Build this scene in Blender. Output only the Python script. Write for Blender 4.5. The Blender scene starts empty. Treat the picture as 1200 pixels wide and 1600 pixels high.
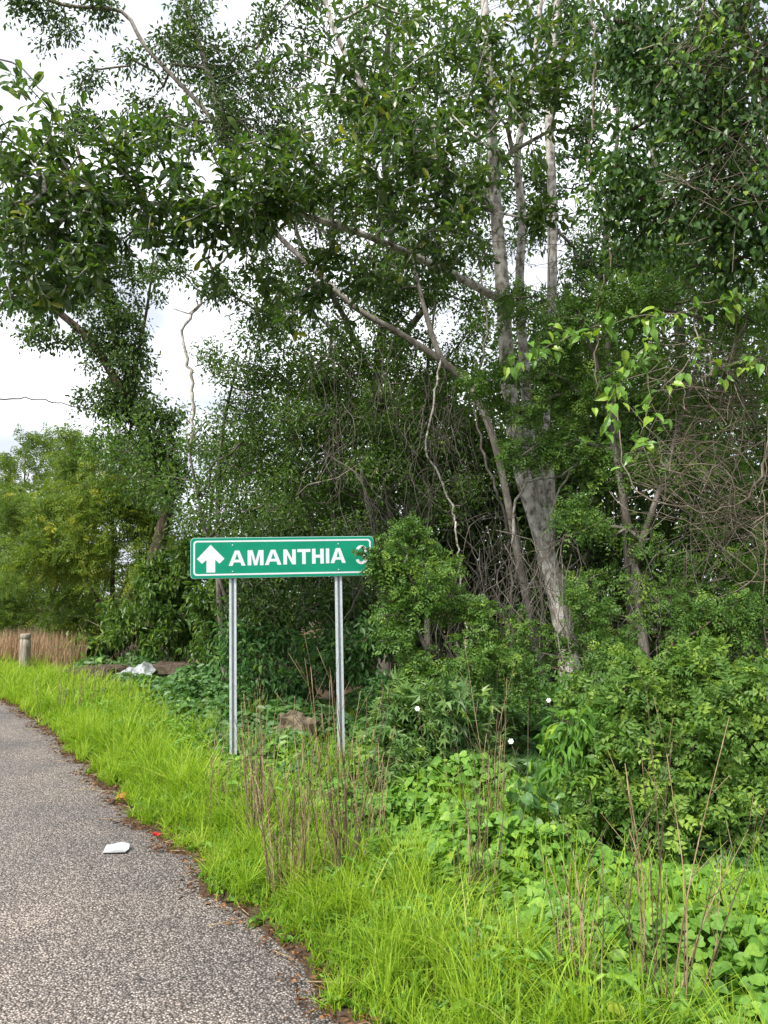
import bpy, math
import numpy as np

# ------------------------------------------------------------------ camera, sky, sun, exposure
F, CAMZ = 1204.0, 1.6                      # focal length in photograph pixels (1200 x 1600), eye height
PITCH = math.atan((931 - 800) / F)
sc = bpy.context.scene
col = sc.collection
cam_d = bpy.data.cameras.new('camera'); cam = bpy.data.objects.new('camera', cam_d); col.objects.link(cam)
cam_d.sensor_fit = 'VERTICAL'; cam_d.sensor_height = 32.0; cam_d.lens = 32.0 * F / 1600
cam_d.clip_start = 0.05; cam_d.clip_end = 2000
cam.location = (0, 0, CAMZ); cam.rotation_euler = (math.pi / 2 + PITCH, 0, 0)
sc.camera = cam

SUN_EL, SUN_AZ = math.radians(50), math.radians(225)   # azimuth clockwise from +Y: behind the camera, to its left
world = bpy.data.worlds.new('World'); sc.world = world; world.use_nodes = True
nt = world.node_tree; nt.nodes.clear()
def N(t, k, **kw):
    n = t.nodes.new(k)
    for a, b in kw.items(): setattr(n, a, b)
    return n
out = N(nt, 'ShaderNodeOutputWorld'); bg = N(nt, 'ShaderNodeBackground'); bg.inputs['Strength'].default_value = 0.06
sky = N(nt, 'ShaderNodeTexSky', sky_type='NISHITA'); sky.sun_disc = False
sky.sun_elevation = SUN_EL; sky.sun_rotation = SUN_AZ; sky.air_density = 1.0; sky.dust_density = 2.0
tc = N(nt, 'ShaderNodeTexCoord'); mp = N(nt, 'ShaderNodeMapping'); mp.inputs['Scale'].default_value = (1, 1, 2.2)
nz = N(nt, 'ShaderNodeTexNoise'); nz.inputs['Scale'].default_value = 2.6; nz.inputs['Detail'].default_value = 6; nz.inputs['Roughness'].default_value = 0.55
rp = N(nt, 'ShaderNodeValToRGB'); rp.color_ramp.elements[0].position = 0.30; rp.color_ramp.elements[0].color = (0.82,)*3 + (1,)
rp.color_ramp.elements[1].position = 0.52; rp.color_ramp.elements[1].color = (1, 1, 1, 1)
nz2 = N(nt, 'ShaderNodeTexNoise'); nz2.inputs['Scale'].default_value = 4.5; nz2.inputs['Detail'].default_value = 5
rp2 = N(nt, 'ShaderNodeValToRGB')
rp2.color_ramp.elements[0].position = 0.36; rp2.color_ramp.elements[0].color = (4.0, 4.3, 4.8, 1)
rp2.color_ramp.elements[1].position = 0.66; rp2.color_ramp.elements[1].color = (8.6, 8.75, 9.0, 1)
mx = N(nt, 'ShaderNodeMix', data_type='RGBA')
L = nt.links.new
L(tc.outputs['Generated'], mp.inputs['Vector']); L(mp.outputs['Vector'], nz.inputs['Vector']); L(mp.outputs['Vector'], nz2.inputs['Vector'])
L(nz.outputs['Fac'], rp.inputs['Fac']); L(nz2.outputs['Fac'], rp2.inputs['Fac'])
L(rp.outputs['Color'], mx.inputs['Factor']); L(sky.outputs['Color'], mx.inputs['A']); L(rp2.outputs['Color'], mx.inputs['B'])
L(mx.outputs['Result'], bg.inputs['Color']); L(bg.outputs['Background'], out.inputs['Surface'])

sun_d = bpy.data.lights.new('sun', 'SUN'); sun_d.energy = 2.0; sun_d.angle = math.radians(10); sun_d.color = (1, 0.96, 0.88)
sun = bpy.data.objects.new('sun', sun_d); col.objects.link(sun)
sun.location = (0, 0, 30); sun.rotation_euler = (math.pi / 2 - SUN_EL, 0, math.pi - SUN_AZ)

vs = sc.view_settings; vs.view_transform = 'Standard'; vs.look = 'None'; vs.gamma = 1; vs.use_curve_mapping = False
vs.exposure = 1.85
sc.render.engine = 'CYCLES'
cy = sc.cycles; cy.max_bounces = 6; cy.diffuse_bounces = 4; cy.glossy_bounces = 2; cy.transmission_bounces = 4; cy.transparent_max_bounces = 4
cy.use_denoising = True
try: cy.denoising_prefilter = 'ACCURATE'
except Exception: pass

# ------------------------------------------------------------------ helpers
R = np.random.default_rng(7)
cp, sp = math.cos(PITCH), math.sin(PITCH)
UP = np.array((0, 0, 1.0))
def ray(px, py):
    x, z = (px - 600) / F, (800 - py) / F
    return np.array((x, cp - z * sp, sp + z * cp))
def P(px, py, d):                           # a pixel at a distance d along +Y
    r = ray(px, py); return r * (d / r[1]) + np.array((0, 0, CAMZ))
def G(px, py):                              # a pixel on the ground
    r = ray(px, py); return r * (-CAMZ / r[2]) + np.array((0, 0, CAMZ))
U2 = np.array((-0.5446, 0.8387)); N2 = np.array((0.8387, 0.5446))    # along the road, across it
EDGE = [(675, 1700), (578, 1600), (422, 1450), (340, 1385), (284, 1330), (208, 1262), (136, 1195), (64, 1128), (2, 1091)]
_e = np.array([G(*p)[:2] for p in EDGE]); _es, _et = _e @ U2, _e @ N2
def road_edge(s):
    s = np.asarray(s, float)
    return np.interp(s, _es, _et) + .045 * np.sin(s * 4.1 + np.sin(s*1.7)) + .04 * np.sin(s * 9.7 + 1 + 2*np.sin(s*.8)) + .028 * np.sin(s * 23 + 2 + np.sin(s*3)) + .012 * np.sin(s * 51)
def ST(x, y): return x * U2[0] + y * U2[1], x * N2[0] + y * N2[1]
def XY(s, t): return s * U2[0] + t * N2[0], s * U2[1] + t * N2[1]
def sm(x): x = np.clip(x, 0, 1); return x * x * (3 - 2 * x)
def bumps(x, y, f=1.0):
    return (np.sin(x*1.7*f + 1.3*np.sin(y*.9*f)) + np.sin(y*2.1*f + 1.1*np.sin(x*1.3*f + 2)) + np.sin((x+y)*3.3*f + 1.5*np.sin((x-y)*1.9*f))) / 3
def gh(x, y):                               # height of the verge and the wood's floor
    x = np.asarray(x, float); y = np.asarray(y, float)
    s, t = ST(x, y); d = t - road_edge(s)
    return np.where(d > 0, .045 * sm(d / .35) + .05 * sm(d / 2) * bumps(x, y, 1.2) + .10 * sm((d - 2) / 5), -.03 * sm(-d / .08))
def ground(px, py):
    p = G(px, py); p[2] = float(gh(p[0], p[1])); return p
def foot(px, d):                            # the ground under pixel column px at distance d
    x = (px - 600) / F * d; return np.array((x, d, float(gh(x, d))))
def nrm(a): return a / np.maximum(np.linalg.norm(a, axis=-1, keepdims=True), 1e-9)
def rv(n): return nrm(R.normal(size=(n, 3)))

def mesh(name, V, T, A=None, smooth=False):
    me = bpy.data.meshes.new(name); V = np.ascontiguousarray(V, np.float32); T = np.ascontiguousarray(T, np.int32)
    me.vertices.add(len(V)); me.vertices.foreach_set('co', V.ravel())
    me.loops.add(T.size); me.loops.foreach_set('vertex_index', T.ravel())
    me.polygons.add(len(T)); me.polygons.foreach_set('loop_start', np.arange(0, T.size, 3, dtype=np.int32))
    me.polygons.foreach_set('use_smooth', np.full(len(T), smooth, dtype=bool))
    if A is not None:
        at = me.attributes.new('v', 'FLOAT', 'POINT'); at.data.foreach_set('value', np.ascontiguousarray(A, np.float32))
    me.update(calc_edges=True); me.validate()
    return me
class Soup:
    def __init__(s): s.V, s.T, s.A, s.n = [], [], [], 0
    def add(s, V, T, A=0.5):
        V = np.asarray(V, float).reshape(-1, 3); T = np.asarray(T).reshape(-1, 3)
        s.V.append(V); s.T.append(T + s.n); s.n += len(V)
        s.A.append(np.full(len(V), A, float) if np.isscalar(A) else np.asarray(A, float)); return s
    def get(s): return np.concatenate(s.V), np.concatenate(s.T), np.concatenate(s.A)
TRIS = [0]
def obj(name, soup, mat, parent=None, smooth=False, kind=None):
    V, T, A = soup.get() if isinstance(soup, Soup) else soup
    TRIS[0] += len(T)
    k = parent
    while k is not None: V = V - np.array(k.location); k = k.parent
    o = bpy.data.objects.new(name, mesh(name, V, T, A, smooth)); o.data.materials.append(mat); col.objects.link(o)
    if parent is not None: o.parent = parent
    if kind: o['kind'] = kind
    return o
def empty(name, loc, label, cat, group=None):
    o = bpy.data.objects.new(name, None); o.empty_display_size = .2; col.objects.link(o); o.location = [float(c) for c in loc]
    return tag(o, label, cat, group)
def tag(o, label=None, cat=None, group=None, kind=None):
    for k, v in (('label', label), ('category', cat), ('group', group), ('kind', kind)):
        if v: o[k] = v
    return o

def resample(pts, step):
    pts = np.asarray(pts, float)
    if len(pts) > 2:
        p = np.vstack((2*pts[0]-pts[1], pts, 2*pts[-1]-pts[-2])); res = []
        for i in range(1, len(p) - 2):
            k = max(1, int(np.linalg.norm(p[i+1]-p[i]) / step)); t = (np.arange(k) / k)[:, None]
            a, b, c, d = p[i-1], p[i], p[i+1], p[i+2]
            res.append(.5*((2*b) + (-a+c)*t + (2*a-5*b+4*c-d)*t**2 + (-a+3*b-3*c+d)*t**3))
        return np.vstack(res + [pts[-1:]])
    k = max(1, int(np.linalg.norm(pts[1]-pts[0]) / step)); t = (np.arange(k + 1) / k)[:, None]
    return pts[0]*(1-t) + pts[1]*t
def tube(pts, rad, sides=6, cap=True):
    pts = np.asarray(pts, float); n = len(pts); rad = np.broadcast_to(np.asarray(rad, float), (n,)) if np.ndim(rad) < 2 else np.asarray(rad)
    d = nrm(np.gradient(pts, axis=0)); h = np.array((.31, .87, .38)) if abs(d[0] @ np.array((.31, .87, .38))) < .9 else np.array((1., 0, 0))
    a = nrm(np.cross(d, h)); b = np.cross(d, a); th = np.arange(sides) / sides * 2 * math.pi
    r = rad[:, None] if rad.ndim == 1 else rad
    V = pts[:, None] + (r*np.cos(th))[..., None]*a[:, None] + (r*np.sin(th))[..., None]*b[:, None]
    i = np.arange(n - 1)[:, None]*sides; j = np.arange(sides)[None]; j2 = (j + 1) % sides
    q = np.stack([i+j, i+j2, i+sides+j2, i+sides+j], -1).reshape(-1, 4)
    T = np.concatenate([q[:, [0, 1, 2]], q[:, [0, 2, 3]]])
    V = V.reshape(-1, 3)
    if cap:
        e = (n-1)*sides; k = np.arange(1, sides - 1)
        T = np.concatenate([T, np.stack([np.full_like(k, e), e+k, e+k+1], -1), np.stack([np.full_like(k, 0), k+1, k], -1)])
    return V, T

# ------------------------------------------------------------------ materials
def mat(name): m = bpy.data.materials.new(name); m.use_nodes = True; m.node_tree.nodes.clear(); return m
def ramp(t, stops):
    r = N(t, 'ShaderNodeValToRGB'); e = r.color_ramp.elements
    while len(e) < len(stops): e.new(.5)
    for k, (p, c) in zip(e, stops): k.position = p; k.color = tuple(c) + (1,)
    return r
def noise(t, scale, detail=4, rough=.55, coord=None):
    n = N(t, 'ShaderNodeTexNoise'); n.inputs['Scale'].default_value = scale; n.inputs['Detail'].default_value = detail; n.inputs['Roughness'].default_value = rough
    if coord is not None: t.links.new(coord, n.inputs['Vector'])
    return n
def leaf_mat(name, stops, rough=.42, spec=.4, trans=.35, tcol=(1.25, 1.35, .55)):
    if 'grass' not in name and 'dead' not in name: stops = [(p_, tuple(np.array(c_)*np.array((1.3, 1.22, 1.15)))) for p_, c_ in stops]
    m = mat(name); t = m.node_tree; k = t.links.new
    a = N(t, 'ShaderNodeAttribute', attribute_name='v'); r = ramp(t, stops); k(a.outputs['Fac'], r.inputs['Fac'])
    g = N(t, 'ShaderNodeNewGeometry'); nz_ = noise(t, 60, 2, .5, g.outputs['Position'])
    mm = N(t, 'ShaderNodeMix', data_type='RGBA', blend_type='MULTIPLY'); mm.inputs['Factor'].default_value = 1
    rr = ramp(t, [(.3, (.78,)*3), (.7, (1.18,)*3)]); k(nz_.outputs['Fac'], rr.inputs['Fac']); k(r.outputs['Color'], mm.inputs['A']); k(rr.outputs['Color'], mm.inputs['B'])
    p = N(t, 'ShaderNodeBsdfPrincipled'); p.inputs['Roughness'].default_value = rough; p.inputs['Specular IOR Level'].default_value = spec
    tr = N(t, 'ShaderNodeBsdfTranslucent'); tm = N(t, 'ShaderNodeMix', data_type='RGBA', blend_type='MULTIPLY'); tm.inputs['Factor'].default_value = 1
    tm.inputs['B'].default_value = tcol + (1,); k(mm.outputs['Result'], tm.inputs['A']); k(tm.outputs['Result'], tr.inputs['Color'])
    k(mm.outputs['Result'], p.inputs['Base Color'])
    x = N(t, 'ShaderNodeMixShader'); x.inputs['Fac'].default_value = trans; k(p.outputs[0], x.inputs[1]); k(tr.outputs[0], x.inputs[2])
    o = N(t, 'ShaderNodeOutputMaterial'); k(x.outputs[0], o.inputs['Surface']); return m
def bark_mat(name, stops, scale=9, stretch=(1, 1, .35), rough=.85, bump=.6):
    m = mat(name); t = m.node_tree; k = t.links.new
    g = N(t, 'ShaderNodeNewGeometry'); mp_ = N(t, 'ShaderNodeMapping'); mp_.inputs['Scale'].default_value = stretch; k(g.outputs['Position'], mp_.inputs['Vector'])
    n1 = noise(t, scale, 7, .62, mp_.outputs['Vector']); r = ramp(t, stops); k(n1.outputs['Fac'], r.inputs['Fac'])
    n2 = noise(t, scale*5, 5, .6, mp_.outputs['Vector'])
    p = N(t, 'ShaderNodeBsdfPrincipled'); p.inputs['Roughness'].default_value = rough; p.inputs['Specular IOR Level'].default_value = .2
    b = N(t, 'ShaderNodeBump'); b.inputs['Strength'].default_value = bump; b.inputs['Distance'].default_value = .02
    k(n2.outputs['Fac'], b.inputs['Height']); k(b.outputs[0], p.inputs['Normal']); k(r.outputs['Color'], p.inputs['Base Color'])
    o = N(t, 'ShaderNodeOutputMaterial'); k(p.outputs[0], o.inputs['Surface']); return m
def plain_mat(name, c, rough=.6, metal=0, spec=.5, var=.15, scale=20, bump=0):
    m = mat(name); t = m.node_tree; k = t.links.new
    g = N(t, 'ShaderNodeNewGeometry'); n1 = noise(t, scale, 5, .6, g.outputs['Position'])
    c = np.array(c); r = ramp(t, [(.3, np.clip(c*(1-var), 0, 1)), (.7, np.clip(c*(1+var), 0, 1))]); k(n1.outputs['Fac'], r.inputs['Fac'])
    p = N(t, 'ShaderNodeBsdfPrincipled'); p.inputs['Roughness'].default_value = rough; p.inputs['Metallic'].default_value = metal; p.inputs['Specular IOR Level'].default_value = spec
    k(r.outputs['Color'], p.inputs['Base Color'])
    if bump:
        b = N(t, 'ShaderNodeBump'); b.inputs['Strength'].default_value = bump; b.inputs['Distance'].default_value = .01; k(n1.outputs['Fac'], b.inputs['Height']); k(b.outputs[0], p.inputs['Normal'])
    o = N(t, 'ShaderNodeOutputMaterial'); k(p.outputs[0], o.inputs['Surface']); return m

M = {}
M['big'] = leaf_mat('broad leaf', [(0, (.026, .066, .018)), (.5, (.056, .112, .022)), (.85, (.105, .17, .028)), (.97, (.19, .215, .032))], rough=.34, spec=.6, trans=.42)
M['dark'] = leaf_mat('dark small leaf', [(0, (.026, .060, .016)), (.6, (.052, .105, .022)), (1, (.11, .18, .032))], rough=.45)
M['mid'] = leaf_mat('mid green leaf', [(0, (.038, .086, .020)), (.6, (.072, .145, .028)), (1, (.14, .22, .038))], rough=.45)
M['curtain'] = leaf_mat('vine leaf', [(0, (.028, .072, .022)), (.7, (.055, .12, .028)), (1, (.15, .24, .035))], rough=.4)
M['pinn'] = leaf_mat('feathery leaf', [(0, (.042, .10, .022)), (.6, (.080, .165, .032)), (1, (.17, .27, .042))], rough=.5, spec=.3)
M['feather'] = leaf_mat('yellowish feathery leaf', [(0, (.06, .115, .022)), (.55, (.11, .18, .028)), (.85, (.19, .25, .032)), (1, (.30, .32, .04))], rough=.5, spec=.3)
M['bright'] = leaf_mat('bright vine leaf', [(0, (.06, .145, .025)), (.7, (.105, .22, .03)), (1, (.19, .30, .035))], rough=.4, trans=.3)
M['cut'] = leaf_mat('bluish lobed leaf', [(0, (.06, .135, .045)), (.7, (.115, .21, .06)), (1, (.18, .28, .07))], rough=.45)
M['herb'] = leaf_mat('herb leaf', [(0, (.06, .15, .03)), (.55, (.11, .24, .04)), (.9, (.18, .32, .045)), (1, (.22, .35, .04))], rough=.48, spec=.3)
M['herbdark'] = leaf_mat('dark herb leaf', [(0, (.04, .11, .035)), (.7, (.075, .17, .05)), (1, (.14, .25, .05))], rough=.45)  # the deeper green that these leaves have themselves
M['grass'] = leaf_mat('grass blade', [(0, (.12, .23, .020)), (.45, (.245, .385, .030)), (.9, (.34, .45, .045)), (1, (.48, .48, .16))], rough=.5, spec=.25, trans=.42)
M['drygrass'] = leaf_mat('dry grass blade', [(0, (.28, .17, .10)), (.6, (.42, .29, .18)), (1, (.55, .43, .29))], rough=.8, spec=.1, trans=.2, tcol=(1, .9, .7))
M['litter'] = leaf_mat('dead leaf', [(0, (.06, .03, .018)), (.6, (.14, .07, .035)), (1, (.3, .15, .06))], rough=.8, spec=.1, trans=.1, tcol=(1, .9, .7))
M['pale'] = bark_mat('pale bark', [(.32, (.07, .058, .045)), (.42, (.25, .225, .19)), (.50, (.42, .395, .35)), (.62, (.62, .60, .56))], 15, (1, 1, .6), bump=1)
M['grey'] = bark_mat('grey bark', [(.3, (.05, .042, .034)), (.5, (.13, .115, .098)), (.7, (.24, .215, .185))], 9)
M['greypale'] = bark_mat('light grey bark', [(.3, (.07, .06, .05)), (.5, (.19, .17, .145)), (.68, (.33, .31, .27))], 11)
M['brown'] = bark_mat('brown bark', [(.3, (.03, .022, .015)), (.5, (.075, .055, .04)), (.7, (.14, .11, .085))], 12)
M['twig'] = bark_mat('dry twig', [(.3, (.08, .06, .042)), (.5, (.17, .138, .105)), (.7, (.32, .28, .23))], 14)
M['stalk'] = bark_mat('dry stalk', [(.3, (.16, .10, .055)), (.5, (.30, .215, .12)), (.72, (.48, .39, .25))], 25, (1, 1, .2))
M['stalkdark'] = bark_mat('dark dry stalk', [(.3, (.05, .035, .024)), (.5, (.12, .085, .055)), (.72, (.22, .17, .11))], 25, (1, 1, .2))

# ------------------------------------------------------------------ leaf shapes: x along the leaf, y across, z out of it
def tpl(v, t): return np.array(v, float), np.array(t)
RH = tpl([(0,0,0), (.45,-.5,.14), (1,0,-.10), (.45,.5,.14)], [(0,1,2), (0,2,3)])
EL = tpl([(0,0,0), (.28,-.38,.10), (.66,-.42,.06), (1,0,-.16), (.66,.42,.06), (.28,.38,.10), (.48,0,-.04)], [(6,0,1), (6,1,2), (6,2,3), (6,3,4), (6,4,5), (6,5,0)])
OB = tpl([(0,0,0), (.3,-.24,.06), (.62,-.44,.09), (.88,-.34,0), (1,0,-.16), (.88,.34,0), (.62,.44,.09), (.3,.24,.06), (.35,0,0), (.7,0,-.04)],
         [(0,1,8), (1,2,9), (1,9,8), (2,3,9), (3,4,9), (4,5,9), (5,6,9), (6,7,9), (7,8,9), (7,0,8)])
HE = tpl([(0,0,0), (-.10,-.26,.05), (.10,-.50,.10), (.42,-.47,.09), (.74,-.24,-.01), (1,0,-.20), (.74,.24,-.01), (.42,.47,.09), (.10,.50,.10), (-.10,.26,.05), (.4,0,-.03)],
         [(10,i,i+1) for i in range(9)] + [(10,9,0)])
LA = tpl([(0,0,0), (.3,-.5,.12), (.7,-.38,.05), (1,0,-.22), (.7,.38,.05), (.3,.5,.12)], [(0,1,2), (0,2,3), (0,3,4), (0,4,5)])
_pl = [(0,0,0)]                              # a lobed, hand-shaped leaf
for ang, ln in ((-120,.55), (-65,.85), (-22,1.0), (22,1.0), (65,.85), (120,.55)):
    a = math.radians(ang); _pl += [(.36*math.cos(a-.26), .36*math.sin(a-.26), .03), (ln*math.cos(a), ln*math.sin(a), -.12)]
_pl += [(.36*math.cos(2.4), .36*math.sin(2.4), .03)]
CU = tpl([(x*.6+.25, y*.6, z) for x, y, z in _pl], [(0, i, i+1) for i in range(1, 13)])
def leaves(pos, d, up, Ln, Wd, T):
    d = nrm(d); sd = nrm(np.cross(up, d)); n = np.cross(d, sd); tv, tt = T
    Ln = np.broadcast_to(Ln, (len(pos),)); Wd = np.broadcast_to(Wd, (len(pos),))
    V = pos[:, None] + (Ln[:, None]*tv[:, 0])[..., None]*d[:, None] + (Wd[:, None]*tv[:, 1])[..., None]*sd[:, None] + (Ln[:, None]*tv[:, 2])[..., None]*n[:, None]
    k = len(tv); return V.reshape(-1, 3), (np.arange(len(pos))[:, None, None]*k + tt).reshape(-1, 3), k
def spray(soup, pos, d, n, spread, Ln, Wd, T, droop=.25, flat=.8, back=.25, vj=.5, vm=.4):
    k = len(pos); p = np.repeat(pos, n, 0); dd = np.repeat(d, n, 0); m = len(p)
    q = p - dd*(R.random((m, 1))*back) + rv(m)*(R.random((m, 1))**.5*spread)
    out_ = nrm(q - p + 1e-6) * .7 + dd*.5 + R.normal(size=(m, 3))*.45 - UP*droop
    up = UP*flat + R.normal(size=(m, 3))*.5
    sz = np.clip(R.normal(1, .2, m), .55, 1.5)
    V, Tr, kk = leaves(q, out_, up, Ln*sz, Wd*sz, T)
    cl = np.repeat(R.normal(0, .12, k), n)
    soup.add(V, Tr, np.repeat(np.clip(vm + cl + R.normal(0, vj*.5, m), 0, 1), kk)); return soup
def whorl(soup, pos, d, n, Ln, Wd, T, vm=.42, droop=.25):
    k = len(pos); p = np.repeat(pos, n, 0); dd = nrm(np.repeat(d, n, 0) + UP*.3); m = len(p)
    a = nrm(np.cross(dd, rv(k).repeat(n, 0))); b = np.cross(dd, a); th = np.tile(np.arange(n), k) * 2.4 + R.random(m)*.5
    rad = a*np.cos(th)[:, None] + b*np.sin(th)[:, None]
    along = np.tile(np.arange(n) / n, k)[:, None]
    q = p - dd*along*.30 + R.normal(size=(m, 3))*.02
    out_ = rad*(.55 + .6*along) + dd*(.75 - .5*along) - UP*droop + R.normal(size=(m, 3))*.15
    up = UP*.6 + dd*.35 + R.normal(size=(m, 3))*.45
    sz = np.clip(R.normal(1, .18, m), .5, 1.4)
    V, Tr, kk = leaves(q, out_, up, Ln*sz, Wd*sz, T)
    soup.add(V, Tr, np.repeat(np.clip(vm + np.repeat(R.normal(0, .15, k), n) + R.normal(0, .17, m), 0, 1), kk)); return q, out_, up, Ln*sz, Wd*sz
def pinnate(soup, pos, d, n, Lr, pairs, ll, lw, droop=.3, spread=.12, vm=.4, T=RH, flat=1.0):
    k = len(pos); p = np.repeat(pos, n, 0); m = len(p)
    d0 = nrm(np.repeat(d, n, 0)*.5 + rv(m)*.8 + UP*.05); p = p + rv(m)*(R.random((m, 1))*spread)
    up = nrm(UP*flat*.65 + np.array((0, -.25, 0)) + R.normal(size=(m, 3))*.5); sd = nrm(np.cross(up, d0)); up = np.cross(d0, sd)
    Lr = Lr*np.clip(R.normal(1, .2, m), .5, 1.5)
    f = (np.arange(pairs) + .8) / pairs                      # along the stalk
    pts = p[:, None] + (Lr[:, None]*f)[..., None]*d0[:, None] - ((Lr[:, None]*f**2)*droop)[..., None]*UP
    tan = d0[:, None] - (2*droop*f)[None, :, None]*UP
    prof = np.sin(np.pi*(f*.75 + .2))
    P_, D_, S_, V_ = [], [], [], []
    for sgn in (-1, 1):
        P_.append(pts.reshape(-1, 3)); D_.append((sd[:, None]*sgn*.9 + tan*.45 - UP*.08 + R.normal(size=pts.shape)*.10).reshape(-1, 3))
        S_.append(np.tile(prof, m))
    P_ = np.concatenate(P_); D_ = np.concatenate(D_); S_ = np.concatenate(S_)
    U_ = np.tile(np.repeat(up, pairs, 0), (2, 1)) + R.normal(size=P_.shape)*.35
    V, Tr, kk = leaves(P_, D_, U_, ll*S_, lw*S_, T)
    v = np.clip(vm + np.repeat(R.normal(0, .13, k), n) + R.normal(0, .16, m), 0, 1); v = np.tile(np.repeat(v, pairs), 2)
    soup.add(V, Tr, np.repeat(v, kk)); return soup

# ------------------------------------------------------------------ trees and shrubs
def sample(clusters, clump=.2, per=6):
    res = []
    for c in clusters:
        px, py, d, rx, ry, rz, n = c
        ctr = P(px, py, d); k = d / F; ns = max(2, int(n//per))
        sub = rv(ns)*(R.random((ns, 1))**(1/2.6)); u = sub[R.integers(0, ns, n)] + R.normal(size=(n, 3))*clump
        res.append(ctr + u*np.array((rx*k, rz, ry*k)))
    p = np.concatenate(res); z = gh(p[:, 0], p[:, 1]) + .06
    p[:, 2] = np.where(p[:, 2] < z, z + R.random(len(p))*.25, p[:, 2]); return p
def grow(stems, tips, step=.28, bf=.3, tip_r=.0035, wob=.07, min_trunk=0):
    pos, par, plen, fix = [], [], [], []
    for pts, r0, r1, pi in stems:
        for i, q in enumerate(pts):
            pos.append(q); par.append(len(pos)-2 if i else pi); plen.append(0. if i == 0 else plen[-1] + np.linalg.norm(q-pts[i-1])*.35)
            f = i / max(1, len(pts)-1); fix.append(r0*(1-f) + r1*f)
    nst = len(pos); A = np.zeros((nst + len(tips)*40, 3)); A[:nst] = pos; PL = np.zeros(len(A)); PL[:nst] = plen; n = nst
    h = np.array([p[2] for p in pos]); PL[:nst][h < min_trunk] += 50
    d0 = np.min(np.linalg.norm(tips[:, None] - A[None, :nst:3], axis=2), 1); ends = []
    for ti in np.argsort(d0):
        tp = tips[ti]; dv = A[:n] - tp; dist = np.sqrt((dv*dv).sum(1)); j = int(np.argmin(dist + bf*PL[:n])); a = A[j]
        Ln = dist[j]; k = int(min(38, max(1, Ln / step))); f = (np.arange(1, k+1) / k)[:, None]
        pj = par[j]; td = nrm(a - A[pj]) if pj >= 0 else UP
        ctrl = a + (td*.45 + UP*.2)*Ln*.45
        q = (1-f)**2*a + 2*f*(1-f)*ctrl + f*f*tp
        if k > 1: q[:-1] += R.normal(size=(k-1, 3))*wob*min(.6, Ln)*.5
        A[n:n+k] = q
        for i in range(k):
            par.append(j if i == 0 else n+i-1); PL[n+i] = PL[par[-1]] + np.linalg.norm(q[i] - A[par[-1]])
        n += k; ends.append(n-1)
    par = np.array(par); w = np.zeros(n); w[ends] = 1
    for i in range(n-1, nst-1, -1): w[par[i]] += w[i]
    rad = tip_r*np.maximum(w, 1)**.46
    ch = {}
    for i in range(nst, n): ch.setdefault(par[i], []).append(i)
    wood = Soup()
    starts = [i for i in range(nst, n) if par[i] < nst or max(ch[par[i]], key=lambda c: w[c]) != i]
    for s in starts:
        c = [par[s], s]
        while c[-1] in ch: c.append(max(ch[c[-1]], key=lambda q_: w[q_]))
        r = rad[c].copy(); r[0] = min(r[1]*1.15, rad[c[0]] if par[s] >= nst else r[1]*1.4)
        sd = 3 if r[1] < .008 else 4 if r[1] < .02 else 6 if r[1] < .05 else 9
        wood.add(*tube(A[c], r, sd, cap=False))
    e = np.array(ends); return wood, A[e], nrm(A[e] - A[par[e]])
def stem_mesh(pts, r0, r1, sides=14, flare=.35, rough=.07):
    n = len(pts); f = np.linspace(0, 1, n)[:, None]; th = np.arange(sides)/sides*2*math.pi
    s = np.concatenate([[0], np.cumsum(np.linalg.norm(np.diff(pts, axis=0), axis=1))])[:, None]
    r = (r0*(1-f) + r1*f)*(1 + flare*np.exp(-s/.35)*(1 + .35*np.cos(4*th+1)) + rough*np.sin(3*th + s*2.1) + rough*.6*np.sin(5*th - s*3.7) + R.normal(size=(n, sides))*rough*.35)
    return tube(pts, r, sides)
def tree(name, label, cat, base, stems, clusters, leaf_fn, wood, leaf, group=None, crown='crown', bf=.3, step=.28, tip_r=.0035, min_trunk=0, branch='branches', flare=.35, wob=.07, clump=.2, per=6):
    """stems: list of (points, r0, r1); the first starts at base"""
    root = empty(name, base, label, cat, group); st = []; cnt = 0; allp = []
    for pts, r0, r1 in stems:
        q = resample(pts, .22)
        pi = -1
        if allp:
            A = np.concatenate(allp); pi = int(np.argmin(np.linalg.norm(A - q[0], axis=1)))
        st.append((q, r0, r1, pi)); allp.append(q)
        obj('trunk', Soup().add(*stem_mesh(q, r0, r1, 14 if r0 > .05 else 7, flare if pi < 0 else .1)), wood, root, True)
    tips = sample(clusters, clump, per)
    wd, tp, td = grow(st, tips, step, bf, tip_r, wob, min_trunk)
    obj(branch, wd, wood, root, True, kind='stuff')
    s = Soup(); leaf_fn(s, tp, td)
    obj(crown, s, leaf, root, kind='stuff')
    return root, tp, td
def shrub(name, label, cat, base, nst, clusters, leaf_fn, wood, leaf, h=.5, r=.014, group=None, **kw):
    stems = []
    c = np.mean([P(*q[:3]) for q in clusters], 0)
    for i in range(nst):
        a = R.random()*6.28; b = np.array(base) + np.array((math.cos(a), math.sin(a), 0))*.06*i
        b[2] = float(gh(b[0], b[1])) - .03
        e = b + (c - b)*np.array((.35, .35, .5)) + np.array((math.cos(a), math.sin(a), 0))*.22*h + UP*h*R.uniform(.1, .4)
        mid = b*.5 + e*.5 + R.normal(size=3)*.06; stems.append(([b, mid, e], r*R.uniform(.7, 1.1), r*.5))
    b0 = np.array(base, float); b0[2] = float(gh(b0[0], b0[1]))
    return tree(name, label, cat, b0, stems, clusters, leaf_fn, wood, leaf, group, crown='foliage', tip_r=.0025, **kw)

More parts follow.
